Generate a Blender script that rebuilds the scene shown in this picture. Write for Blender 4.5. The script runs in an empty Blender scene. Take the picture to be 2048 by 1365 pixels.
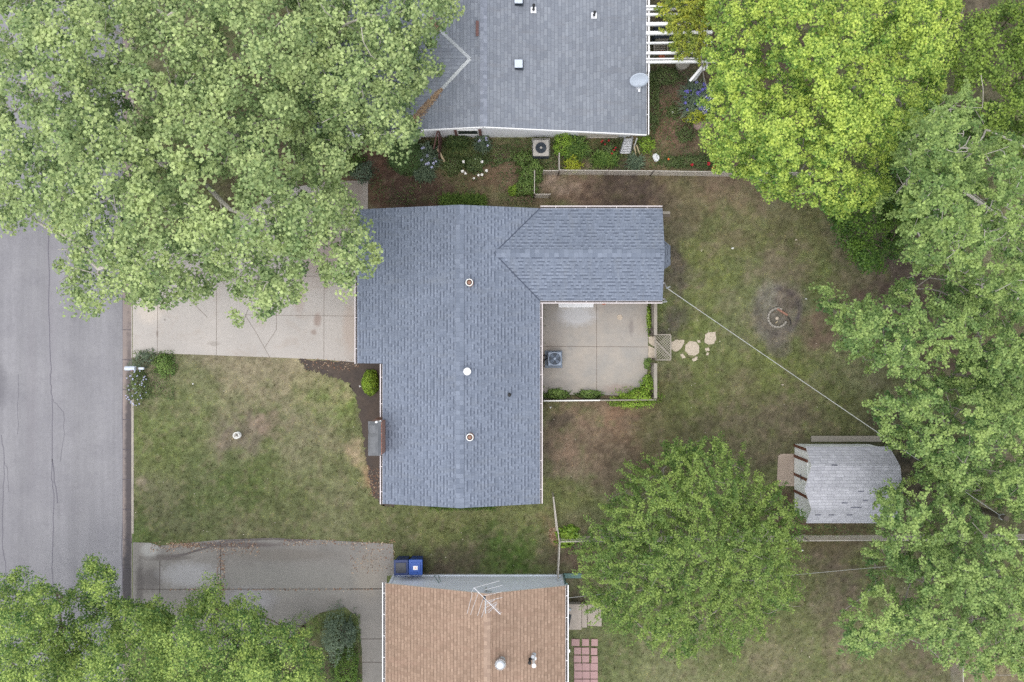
import bpy, math, random
import numpy as np
from mathutils import Vector, Matrix
from mathutils.geometry import tessellate_polygon
R = math.radians
scene = bpy.context.scene
COL = scene.collection
# ---------------------------------------------------------------- camera
H = 38.0            # flight height above the lawn
S = 0.0225          # metres per photo pixel on the ground
camd = bpy.data.cameras.new('camera'); cam = bpy.data.objects.new('camera', camd); COL.objects.link(cam)
cam.location = (0, 0, H); cam.rotation_euler = (0, 0, 0)
camd.sensor_fit = 'HORIZONTAL'; camd.angle = 2*math.atan(1024*S/H); camd.clip_end = 2000; camd.clip_start = .5
scene.camera = cam
# ---------------------------------------------------------------- sky, sun, exposure
SUN_EL, SUN_AZ = 76, 225
w = bpy.data.worlds.new('World'); scene.world = w; w.use_nodes = True
wn = w.node_tree; bg = wn.nodes['Background']
sky = wn.nodes.new('ShaderNodeTexSky'); sky.sky_type = 'NISHITA'; sky.sun_disc = False
sky.sun_elevation = R(SUN_EL); sky.sun_rotation = R(SUN_AZ); sky.dust_density = 2.0; sky.air_density = 1.0; sky.ozone_density = 1.0
hsv = wn.nodes.new('ShaderNodeHueSaturation'); hsv.inputs['Saturation'].default_value = .32   # thin white overcast
wn.links.new(sky.outputs[0], hsv.inputs['Color']); wn.links.new(hsv.outputs[0], bg.inputs[0]); bg.inputs[1].default_value = 0.15
sd = bpy.data.lights.new('sun', 'SUN'); so = bpy.data.objects.new('sun', sd); COL.objects.link(so)
sd.energy = 0.75; sd.angle = R(100); sd.color = (1.0, .93, .84)
so.rotation_euler = (R(90-SUN_EL), 0, R(180-SUN_AZ)); so.location = (0, 0, 60)
scene.view_settings.view_transform = 'Standard'; scene.view_settings.look = 'None'
scene.view_settings.exposure = 1.1; scene.view_settings.gamma = 1.0
scene.cycles.use_denoising = False
scene.cycles.max_bounces = 6; scene.cycles.diffuse_bounces = 3; scene.cycles.transmission_bounces = 4
scene.cycles.transparent_max_bounces = 4; scene.cycles.caustics_reflective = False; scene.cycles.caustics_refractive = False
# ---------------------------------------------------------------- helpers
def P(px, py, z=0.0):
    k = S*(H-z)/H
    return Vector(((px-1024)*k, -(py-682.5)*k, z))
WL = {}
def wloc(o): return WL.get(o.name, Vector((0, 0, 0))) if o else Vector((0, 0, 0))
def tag(o, label=None, cat=None, group=None, kind=None):
    if label: o['label'] = label
    if cat: o['category'] = cat
    if group: o['group'] = group
    if kind: o['kind'] = kind
    return o
def thing(name, label, cat, loc, group=None):
    o = bpy.data.objects.new(name, None); o.empty_display_size = .2; COL.objects.link(o)
    o.location = loc; WL[o.name] = Vector(loc); return tag(o, label, cat, group)
def link(name, me, parent=None, loc=None):
    """vertices are given in world space; the object's origin sits at loc (or at its parent's origin)"""
    o = bpy.data.objects.new(name, me); COL.objects.link(o)
    if parent is not None: o.parent = parent; base = wloc(parent)
    else: base = Vector(loc) if loc is not None else Vector((0, 0, 0)); o.location = base
    if base.length > 0: me.transform(Matrix.Translation(-base))
    WL[o.name] = base.copy(); return o
class MB:
    def __init__(s): s.v = []; s.f = []; s.mi = []; s.m = 0
    def add(s, vs, fs):
        n = len(s.v); s.v += [tuple(p) for p in vs]; s.f += [tuple(i+n for i in f) for f in fs]; s.mi += [s.m]*len(fs); return s
    def box(s, c, d, rz=0, M=None):
        hx, hy, hz = d[0]/2, d[1]/2, d[2]/2
        vs = [Vector((x, y, z)) for x in (-hx, hx) for y in (-hy, hy) for z in (-hz, hz)]
        M = M or Matrix.Rotation(rz, 3, 'Z'); vs = [M @ p + Vector(c) for p in vs]
        return s.add(vs, [(0, 1, 3, 2), (4, 6, 7, 5), (0, 4, 5, 1), (2, 3, 7, 6), (0, 2, 6, 4), (1, 5, 7, 3)])
    def beam(s, a, b, wd, th, up=(0, 0, 1)):
        a, b = Vector(a), Vector(b); d = b-a; L = d.length
        if L < 1e-6: return s
        x = d.normalized(); y = Vector(up).cross(x)
        if y.length < 1e-3: y = Vector((0, 1, 0)).cross(x)
        y.normalize(); z = x.cross(y); M = Matrix((x, y, z)).transposed()
        return s.box((a+b)/2, (L, wd, th), M=M)
    def tube(s, pts, r, n=6, cap=True):
        pts = [Vector(p) for p in pts]; k = len(pts); rr = r if hasattr(r, '__len__') else [r]*k
        vs = []; u = None
        for i, p in enumerate(pts):
            t = (pts[min(i+1, k-1)]-pts[max(i-1, 0)]).normalized()
            if u is None: u = t.orthogonal().normalized()
            else:
                u = u - t*u.dot(t); u = u.normalized() if u.length > 1e-5 else t.orthogonal().normalized()
            q = t.cross(u)
            for j in range(n):
                a = 2*math.pi*j/n; vs.append(p+(u*math.cos(a)+q*math.sin(a))*rr[i])
        fs = [(i*n+j, i*n+(j+1) % n, (i+1)*n+(j+1) % n, (i+1)*n+j) for i in range(k-1) for j in range(n)]
        if cap: fs += [tuple(range(n))[::-1], tuple(range((k-1)*n, k*n))]
        return s.add(vs, fs)
    def lathe(s, c, prof, n=20, axis=None):
        c = Vector(c); M = Vector((0, 0, 1)).rotation_difference(Vector(axis)).to_matrix() if axis is not None else Matrix.Identity(3)
        vs = [c + M @ Vector((r*math.cos(2*math.pi*j/n), r*math.sin(2*math.pi*j/n), z)) for r, z in prof for j in range(n)]
        k = len(prof)
        fs = [(i*n+j, i*n+(j+1) % n, (i+1)*n+(j+1) % n, (i+1)*n+j) for i in range(k-1) for j in range(n)]
        fs += [tuple(range(n))[::-1], tuple(range((k-1)*n, k*n))]
        return s.add(vs, fs)
    def prism(s, poly, z0, z1):
        n = len(poly); poly = [(p[0], p[1]) for p in poly]
        a = sum(poly[i][0]*poly[(i+1) % n][1]-poly[(i+1) % n][0]*poly[i][1] for i in range(n))
        if a < 0: poly = poly[::-1]
        vs = [(x, y, z0) for x, y in poly]+[(x, y, z1) for x, y in poly]
        tris = [t for t in tessellate_polygon([[Vector((x, y, 0)) for x, y in poly]])]
        def up(t):
            A, B, C_ = [poly[i] for i in t]; return t if (B[0]-A[0])*(C_[1]-A[1])-(B[1]-A[1])*(C_[0]-A[0]) > 0 else t[::-1]
        tris = [up(tuple(t)) for t in tris]
        if n < 9: tris = None
        caps = [tuple(range(n))[::-1], tuple(range(n, 2*n))] if tris is None else [t[::-1] for t in tris]+[tuple(i+n for i in t) for t in tris]
        return s.add(vs, caps+[(i, (i+1) % n, n+(i+1) % n, n+i) for i in range(n)])
    def strip(s, pts, wd, z):   # thin flat ribbon on a surface
        for i in range(len(pts)-1):
            a, b = Vector((*pts[i][:2], z)), Vector((*pts[i+1][:2], z)); d = (b-a).normalized(); q = Vector((-d.y, d.x, 0))*wd/2
            s.add([a-q, b-q+d*.004, b+q+d*.004, a+q], [(0, 1, 2, 3)])
        return s
    def build(s, name, mats, parent=None, loc=None, bevel=0, smooth=False):
        me = bpy.data.meshes.new(name); me.from_pydata(s.v, [], s.f)
        for m in (mats if isinstance(mats, (list, tuple)) else [mats]): me.materials.append(m)
        me.polygons.foreach_set('material_index', s.mi)
        if smooth: me.polygons.foreach_set('use_smooth', [True]*len(s.f))
        me.update(); o = link(name, me, parent, loc)
        if bevel:
            b = o.modifiers.new('bevel', 'BEVEL'); b.width = bevel; b.segments = 2; b.limit_method = 'ANGLE'
        return o
def np_mesh(name, verts, nper, mat, attrs=None, smooth=False):
    """verts (N*nper,3): N separate faces"""
    n = len(verts)//nper; me = bpy.data.meshes.new(name)
    me.vertices.add(len(verts)); me.vertices.foreach_set('co', np.asarray(verts, np.float32).ravel())
    me.loops.add(n*nper); me.loops.foreach_set('vertex_index', np.arange(n*nper, dtype=np.int32))
    me.polygons.add(n); me.polygons.foreach_set('loop_start', np.arange(0, n*nper, nper, dtype=np.int32))
    try: me.polygons.foreach_set('loop_total', np.full(n, nper, dtype=np.int32))
    except Exception: pass
    if attrs:
        for k, a in attrs.items():
            if a.ndim == 1:
                at = me.attributes.new(k, 'FLOAT', 'FACE'); at.data.foreach_set('value', a.astype(np.float32))
            else:
                at = me.attributes.new(k, 'FLOAT_COLOR', 'FACE')
                at.data.foreach_set('color', np.concatenate([a, np.ones((len(a), 1))], 1).astype(np.float32).ravel())
    me.materials.append(mat); me.update(calc_edges=True); return me
# numpy value noise -------------------------------------------------
_rs = np.random.RandomState(7); _T = _rs.rand(256, 256)
def vnoise(x, y, f, seed=0):
    x = np.asarray(x)*f+seed*17.3; y = np.asarray(y)*f+seed*31.7
    xi = np.floor(x).astype(int); yi = np.floor(y).astype(int); fx = x-xi; fy = y-yi
    fx = fx*fx*(3-2*fx); fy = fy*fy*(3-2*fy)
    g = lambda a, b: _T[a % 256, b % 256]
    return (g(xi, yi)*(1-fx)+g(xi+1, yi)*fx)*(1-fy)+(g(xi, yi+1)*(1-fx)+g(xi+1, yi+1)*fx)*fy
def fbm(x, y, f, o=4, seed=0):
    s = 0; a = .5; t = 0
    for i in range(o): s = s+a*vnoise(x, y, f*2**i, seed+i*3); t += a; a *= .55
    return s/t
def lin(c):
    c = np.asarray(c, float)/255.0
    return np.where(c <= .04045, c/12.92, ((c+.055)/1.055)**2.4)
def inpoly(x, y, poly):
    x = np.asarray(x, float); y = np.asarray(y, float); c = np.zeros(x.shape, bool); n = len(poly)
    for i in range(n):
        x1, y1 = poly[i]; x2, y2 = poly[(i+1) % n]
        if y1 == y2: continue
        c ^= ((y1 > y) != (y2 > y)) & (x < (x2-x1)*(y-y1)/(y2-y1)+x1)
    return c
def edist(x, y, poly):
    d = np.full(np.shape(x), 1e9); n = len(poly)
    for i in range(n):
        x1, y1 = poly[i]; x2, y2 = poly[(i+1) % n]; dx, dy = x2-x1, y2-y1; L = dx*dx+dy*dy+1e-9
        t = np.clip(((x-x1)*dx+(y-y1)*dy)/L, 0, 1); d = np.minimum(d, np.hypot(x-x1-t*dx, y-y1-t*dy))
    return d
# ---------------------------------------------------------------- materials
def newmat(name):
    m = bpy.data.materials.new(name); m.use_nodes = True; nt = m.node_tree
    b = nt.nodes['Principled BSDF']; return m, nt, b
class NT:
    def __init__(s, nt): s.t = nt
    def n(s, typ, ins=None, **kw):
        x = s.t.nodes.new('ShaderNode'+typ)
        for k, v in kw.items(): setattr(x, k, v)
        for k, v in (ins or {}).items(): s.set(x.inputs[k], v)
        return x
    def set(s, sock, v):
        if isinstance(v, bpy.types.NodeSocket): s.t.links.new(v, sock)
        elif isinstance(v, bpy.types.Node): s.t.links.new(v.outputs[0], sock)
        elif isinstance(v, (tuple, list, np.ndarray)) and len(v) == 3 and len(getattr(sock, 'default_value', ())) == 4: sock.default_value = (*[float(q) for q in v], 1)
        else: sock.default_value = v
    def m(s, op, a, b=0.0, c=None, clamp=False):
        x = s.t.nodes.new('ShaderNodeMath'); x.operation = op; x.use_clamp = clamp
        s.set(x.inputs[0], a); s.set(x.inputs[1], b)
        if c is not None: s.set(x.inputs[2], c)
        return x.outputs[0]
    def mix(s, f, a, b, mode='MIX'):
        x = s.t.nodes.new('ShaderNodeMix'); x.data_type = 'RGBA'; x.blend_type = mode
        s.set(x.inputs[0], f); s.set(x.inputs[6], a); s.set(x.inputs[7], b); return x.outputs[2]
    def ramp(s, f, a, b, lo=0.0, hi=1.0):
        x = s.t.nodes.new('ShaderNodeMapRange'); s.set(x.inputs[0], f)
        for i, v in enumerate((a, b, lo, hi)): s.set(x.inputs[i+1], v)
        return x.outputs[0]
    def noise(s, scale, det=4, rough=.6, vec=None, dist=0):
        x = s.n('TexNoise', {'Scale': scale, 'Detail': det, 'Roughness': rough, 'Distortion': dist})
        s.set(x.inputs['Vector'], vec if vec is not None else s.pos()); return x.outputs[0]
    def pos(s):
        if not hasattr(s, '_p'): s._p = s.n('NewGeometry').outputs['Position']
        return s._p
    def bump(s, b, h, strength=.3, dist=.01):
        x = s.n('Bump', {'Height': h, 'Strength': strength, 'Distance': dist}); s.t.links.new(x.outputs[0], b.inputs['Normal'])
    def val(s, c, f):   # scale a colour by a factor socket
        x = s.n('HueSaturation', {'Color': c}); s.set(x.inputs['Value'], f); return x.outputs[0]
def mat_plain(name, col, rough=.6, metal=0, var=.12, scale=8, spec=.4, bump=0):
    m, nt, b = newmat(name); N = NT(nt); c = lin(col)
    tc = N.n('TexCoord').outputs['Object']
    no = N.noise(scale, 5, .65, tc)
    N.set(b.inputs['Base Color'], N.val(tuple(c)+(1,), N.ramp(no, .25, .75, 1-var, 1+var)))
    b.inputs['Roughness'].default_value = rough; b.inputs['Metallic'].default_value = metal
    b.inputs['Specular IOR Level'].default_value = spec
    if bump: N.bump(b, no, bump, .01)
    return m
def mat_shingle(name, base, alt, dark, course=.145, tab=.17, band=.32, bandp=.45, blotch=.08, tone=.2, streak=None, lw=.1, la=.7):
    m, nt, b = newmat(name); N = NT(nt)
    uv = N.n('UVMap').outputs[0]; sp = N.n('SeparateXYZ', {0: uv}); u, v = sp.outputs[0], sp.outputs[1]
    vc = N.m('DIVIDE', v, course); row = N.m('FLOOR', vc); fr = N.m('FRACT', vc)
    rr = N.n('TexWhiteNoise', noise_dimensions='1D'); N.set(rr.inputs['W'], row)
    uu = N.m('ADD', N.m('DIVIDE', u, tab), N.m('MULTIPLY', rr.outputs[0], 9.0)); ti = N.m('FLOOR', uu); tf = N.m('FRACT', uu)
    cv = N.n('CombineXYZ', {0: ti, 1: row}); wn_ = N.n('TexWhiteNoise', {'Vector': cv.outputs[0]}, noise_dimensions='2D')
    r1 = wn_.outputs[0]; sc = N.n('SeparateColor', {0: wn_.outputs[1]}); r2 = sc.outputs[0]; r3 = sc.outputs[1]
    col = N.mix(N.ramp(r1, .0, 1.0), tuple(lin(base))+(1,), tuple(lin(alt))+(1,))
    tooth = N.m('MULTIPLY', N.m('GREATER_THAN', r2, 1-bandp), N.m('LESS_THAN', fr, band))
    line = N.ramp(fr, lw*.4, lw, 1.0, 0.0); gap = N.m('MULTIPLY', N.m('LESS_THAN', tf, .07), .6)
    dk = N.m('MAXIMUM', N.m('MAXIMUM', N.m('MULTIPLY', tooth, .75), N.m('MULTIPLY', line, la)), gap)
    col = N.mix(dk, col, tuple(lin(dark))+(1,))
    gran = N.noise(160, 2, .8); big = N.noise(.45, 4, .6); mid = N.noise(3.2, 4, .7)
    f = N.m('MULTIPLY', N.ramp(gran, .2, .8, .8, 1.2), N.m('MULTIPLY', N.ramp(big, .3, .7, 1-blotch, 1+blotch), N.ramp(mid, .25, .75, 1-blotch, 1+blotch)))
    f = N.m('MULTIPLY', f, N.ramp(r3, 0, 1, 1-tone/2, 1+tone/2)); col = N.val(col, f)
    if streak:  # weathered moss and grime, blotches that run down the slope
        mp = N.n('CombineXYZ', {0: N.m('MULTIPLY', u, 3.0), 1: N.m('MULTIPLY', v, .55)})
        sn = N.noise(1.0, 5, .7, mp.outputs[0]); col = N.mix(N.ramp(sn, .52, .75, 0, .5), col, tuple(lin(streak))+(1,))
    N.set(b.inputs['Base Color'], col); b.inputs['Roughness'].default_value = .9; b.inputs['Specular IOR Level'].default_value = .2
    hgt = N.m('ADD', N.m('MULTIPLY', N.m('SUBTRACT', 1.0, fr), 1.0), N.m('ADD', N.m('MULTIPLY', tooth, -.5), N.m('MULTIPLY', gran, .3)))
    N.bump(b, hgt, .5, .008); return m
def mat_concrete(name, base, warm, dark, stains_shade=(), big=.5, grain=.08, wear=0):
    m, nt, b = newmat(name); N = NT(nt); p = N.pos()
    col = N.mix(N.ramp(N.noise(big, 5, .65), .35, .65), tuple(lin(base))+(1,), tuple(lin(warm))+(1,))
    col = N.mix(N.ramp(N.noise(big*2.7, 6, .75, dist=.6), .52, .8, 0, .55), col, tuple(lin(dark))+(1,))
    col = N.val(col, N.m('MULTIPLY', N.ramp(N.noise(55, 3, .8), .25, .75, 1-grain, 1+grain), N.ramp(N.noise(7, 4, .7), .3, .7, .95, 1.05)))
    if wear:   # tyre-worn lanes running along the street
        mp = N.n('VectorMath', {0: p, 1: (1.1, .035, 1)}, operation='MULTIPLY'); mp2 = N.n('VectorMath', {0: p, 1: (5, .3, 1)}, operation='MULTIPLY')
        col = N.val(col, N.m('MULTIPLY', N.ramp(N.noise(1.0, 3, .5, mp.outputs[0]), .3, .7, 1-wear, 1+wear), N.ramp(N.noise(1.0, 4, .6, mp2.outputs[0]), .3, .7, 1-wear*.5, 1+wear*.5)))
    rag = N.noise(6, 4, .7)
    for (px, py, rx, ry, k, c) in stains_shade:
        q = P(px, py); d = N.n('VectorMath', {0: p, 1: tuple(q)}, operation='SUBTRACT')
        e = N.n('VectorMath', {0: d.outputs[0], 1: (1/(rx*S), 1/(ry*S), 0)}, operation='MULTIPLY')
        L = N.n('VectorMath', {0: e.outputs[0]}, operation='LENGTH').outputs['Value']
        f = N.ramp(N.m('ADD', L, N.m('MULTIPLY', rag, .9)), .95, 1.5, k, 0)
        col = N.mix(f, col, tuple(lin(c))+(1,))
    N.set(b.inputs['Base Color'], col); b.inputs['Roughness'].default_value = .88; b.inputs['Specular IOR Level'].default_value = .25
    N.bump(b, N.noise(40, 4, .7), .25, .006); return m
def mat_leaf(name, old, young, trans=.3, var=.25, rough=.5, odd=None):
    m, nt, b = newmat(name); N = NT(nt)
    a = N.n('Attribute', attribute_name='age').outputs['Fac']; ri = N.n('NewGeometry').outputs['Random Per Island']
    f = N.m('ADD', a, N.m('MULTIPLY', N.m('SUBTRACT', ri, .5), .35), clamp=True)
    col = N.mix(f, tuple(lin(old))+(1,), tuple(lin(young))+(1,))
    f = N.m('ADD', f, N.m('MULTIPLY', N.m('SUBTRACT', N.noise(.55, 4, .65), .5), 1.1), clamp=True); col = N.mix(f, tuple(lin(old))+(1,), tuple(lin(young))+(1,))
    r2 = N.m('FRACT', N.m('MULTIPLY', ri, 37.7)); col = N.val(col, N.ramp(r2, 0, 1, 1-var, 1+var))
    if odd: col = N.mix(N.m('MULTIPLY', N.m('GREATER_THAN', N.m('MULTIPLY', N.m('FRACT', N.m('MULTIPLY', ri, 91.3)), a), .93), .45), col, tuple(lin(odd))+(1,))
    N.set(b.inputs['Base Color'], col); b.inputs['Roughness'].default_value = rough; b.inputs['Specular IOR Level'].default_value = .35
    tr = N.n('BsdfTranslucent', {'Color': col}); ms = N.n('MixShader', {0: trans, 1: b.outputs[0], 2: tr.outputs[0]})
    nt.links.new(ms.outputs[0], nt.nodes['Material Output'].inputs[0]); return m
def mat_attr(name, rough=.95, fine=.25, bump=.6, bscale=60):
    m, nt, b = newmat(name); N = NT(nt)
    a = N.n('Attribute', attribute_name='tint').outputs['Color']
    f = N.m('MULTIPLY', N.ramp(N.noise(28, 6, .8), .3, .7, 1-fine, 1+fine), N.ramp(N.noise(110, 3, .8), .25, .75, 1-fine, 1+fine))
    N.set(b.inputs['Base Color'], N.val(a, f)); b.inputs['Roughness'].default_value = rough; b.inputs['Specular IOR Level'].default_value = .1
    if bump: N.bump(b, N.noise(bscale, 5, .8), bump, .03)
    return m
def mat_siding(name, col, pitch=.12, axis=2, depth=.4):
    m, nt, b = newmat(name); N = NT(nt); sp = N.n('SeparateXYZ', {0: N.pos()})
    fr = N.m('FRACT', N.m('DIVIDE', sp.outputs[axis], pitch))
    c = N.val(tuple(lin(col))+(1,), N.m('MULTIPLY', N.ramp(fr, 0, .1, .86, 1.0), N.ramp(N.noise(1.3, 5, .7), .3, .7, .93, 1.05)))
    N.set(b.inputs['Base Color'], c); b.inputs['Roughness'].default_value = .55; return m
def mat_brick(name, c1, c2, mortar, sc=1.0):
    m, nt, b = newmat(name); N = NT(nt); sp = N.n('SeparateXYZ', {0: N.pos()})
    cv = N.n('CombineXYZ', {0: N.m('ADD', sp.outputs[0], sp.outputs[1]), 1: sp.outputs[2]})
    br = N.n('TexBrick', {'Vector': cv.outputs[0], 'Color1': tuple(lin(c1))+(1,), 'Color2': tuple(lin(c2))+(1,), 'Mortar': tuple(lin(mortar))+(1,),
             'Scale': sc, 'Brick Width': .2, 'Row Height': .075, 'Mortar Size': .008})
    N.set(b.inputs['Base Color'], N.val(br.outputs[0], N.ramp(N.noise(12), .3, .7, .85, 1.15))); b.inputs['Roughness'].default_value = .9
    return m
M = {}
M['white'] = mat_plain('white_paint', (232, 232, 232), .45, var=.05, scale=3)
M['offwhite'] = mat_plain('weathered_white_paint', (214, 214, 210), .6, var=.1)
M['gutter'] = mat_plain('gutter_metal', (236, 236, 238), .35, var=.05)
M['pinkgutter'] = mat_plain('cream_gutter', (206, 198, 198), .4, var=.06)
M['galv'] = mat_plain('galvanized_steel', (176, 180, 184), .4, .6, .12, 20)
M['paleblue'] = mat_plain('pale_blue_grey_enamel', (188, 197, 210), .4, var=.06)
M['aerial'] = mat_plain('dull_aerial_aluminium', (190, 191, 194), .45, .2, .1)
M['alu'] = mat_plain('aluminium', (210, 212, 216), .35, .7, .08, 20)
M['grey_metal'] = mat_plain('grey_enamel', (104, 116, 130), .45, .1, .1, 6)
M['dark_metal'] = mat_plain('dark_grille_metal', (50, 58, 68), .5, .3, .15)
M['black'] = mat_plain('black_rubber', (30, 31, 33), .6, var=.2)
M['beige_metal'] = mat_plain('beige_enamel', (168, 164, 158), .5, .05, .12, 9)
M['copper'] = mat_plain('brown_vent_metal', (128, 98, 84), .5, .3, .2, 30)
M['brown'] = mat_plain('brown_painted_trim', (104, 66, 52), .6, var=.2, scale=14)
M['rustbrown'] = mat_plain('rusty_brown_board', (104, 76, 72), .8, var=.25, scale=12)
M['wood'] = mat_plain('weathered_wood', (142, 136, 126), .85, var=.28, scale=16, bump=.4)
M['wooddark'] = mat_plain('dark_weathered_wood', (96, 88, 78), .85, var=.28, scale=16, bump=.4)
M['woodlight'] = mat_plain('pale_cut_wood', (188, 172, 140), .8, var=.2, scale=16)
M['slate'] = mat_plain('slate_cap', (102, 104, 107), .75, var=.12, scale=5, bump=.2)
M['blue'] = mat_plain('blue_plastic', (34, 62, 130), .45, var=.1, spec=.5)
M['blue_lid'] = mat_plain('blue_plastic_lid', (44, 82, 158), .45, var=.12, scale=4)
M['binblack'] = mat_plain('charcoal_bin_plastic', (52, 56, 64), .4, var=.25, scale=3)
M['navy'] = mat_plain('navy_bin_plastic', (40, 56, 100), .5, var=.15)
M['glass'] = mat_plain('window_glass', (46, 52, 58), .08, var=.1, spec=.8)
M['screen'] = mat_plain('white_window_frame', (222, 222, 220), .5, var=.04)
M['stone'] = mat_plain('pale_flagstone', (178, 166, 150), .9, var=.2, scale=9, bump=.7)
M['stonegrey'] = mat_plain('grey_ring_stone', (146, 141, 132), .9, var=.25, scale=11, bump=.6)
M['redstone'] = mat_plain('reddish_ring_brick', (150, 112, 96), .9, var=.2, scale=11, bump=.4)
M['pinkpaver'] = mat_plain('pink_concrete_paver', (164, 134, 132), .92, var=.13, scale=18, bump=.4)
M['rock'] = mat_plain('garden_rock', (150, 128, 122), .9, var=.2, scale=5, bump=.6)
M['terracotta'] = mat_plain('terracotta', (186, 108, 74), .8, var=.15)
M['lightstep'] = mat_plain('white_concrete_step', (226, 228, 230), .8, var=.04, scale=6)
M['greenmetal'] = mat_plain('verdigris_downspout', (92, 120, 116), .6, .1, .2, 12)
M['cable'] = mat_plain('grey_cable_sheath', (172, 174, 172), .5, var=.12, scale=6)
M['mat'] = mat_plain('dark_door_mat', (70, 74, 76), .95, var=.15, scale=40)
M['siding'] = mat_siding('pale_blue_siding', (232, 240, 250), .11, depth=.12)
M['northwall'] = mat_siding('white_siding', (240, 242, 246), .2, depth=.15)
M['mainwall'] = mat_brick('red_brown_brick', (126, 84, 72), (146, 100, 84), (160, 150, 140))
M['shedwall'] = mat_siding('white_shed_siding', (238, 240, 238), .2, axis=1, depth=.2)
M['bark_pale'] = mat_plain('pale_sycamore_bark', (178, 172, 162), .85, var=.22, scale=5, bump=.4)
M['bark_grey'] = mat_plain('grey_bark', (138, 132, 124), .9, var=.25, scale=9, bump=.5)
M['bark_dark'] = mat_plain('brown_bark', (98, 86, 76), .9, var=.25, scale=9, bump=.5)
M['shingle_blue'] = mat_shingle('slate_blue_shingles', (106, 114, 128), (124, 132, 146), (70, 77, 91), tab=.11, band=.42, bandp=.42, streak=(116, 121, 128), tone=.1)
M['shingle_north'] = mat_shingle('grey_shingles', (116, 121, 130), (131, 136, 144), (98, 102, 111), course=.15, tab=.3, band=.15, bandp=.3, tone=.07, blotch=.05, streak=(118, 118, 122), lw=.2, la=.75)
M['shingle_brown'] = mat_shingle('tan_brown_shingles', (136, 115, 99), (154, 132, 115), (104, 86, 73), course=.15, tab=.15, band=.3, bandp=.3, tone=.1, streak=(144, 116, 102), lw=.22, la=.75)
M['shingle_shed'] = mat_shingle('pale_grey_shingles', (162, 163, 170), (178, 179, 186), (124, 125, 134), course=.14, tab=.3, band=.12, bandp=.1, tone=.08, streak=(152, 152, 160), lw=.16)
def mat_cap(name, c1, c2):
    m, nt, b = newmat(name); N = NT(nt); ri = N.n('NewGeometry').outputs['Random Per Island']
    c = N.mix(ri, tuple(lin(c1))+(1,), tuple(lin(c2))+(1,)); N.set(b.inputs['Base Color'], N.val(c, N.ramp(N.noise(30, 4, .8), .25, .75, .8, 1.2)))
    b.inputs['Roughness'].default_value = .9; b.inputs['Specular IOR Level'].default_value = .2; return m
M['ridge_blue'] = mat_cap('ridge_shingles_blue', (103, 111, 125), (123, 131, 145))
M['ridge_brown'] = mat_cap('ridge_shingles_tan', (140, 120, 106), (162, 141, 124))
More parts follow.
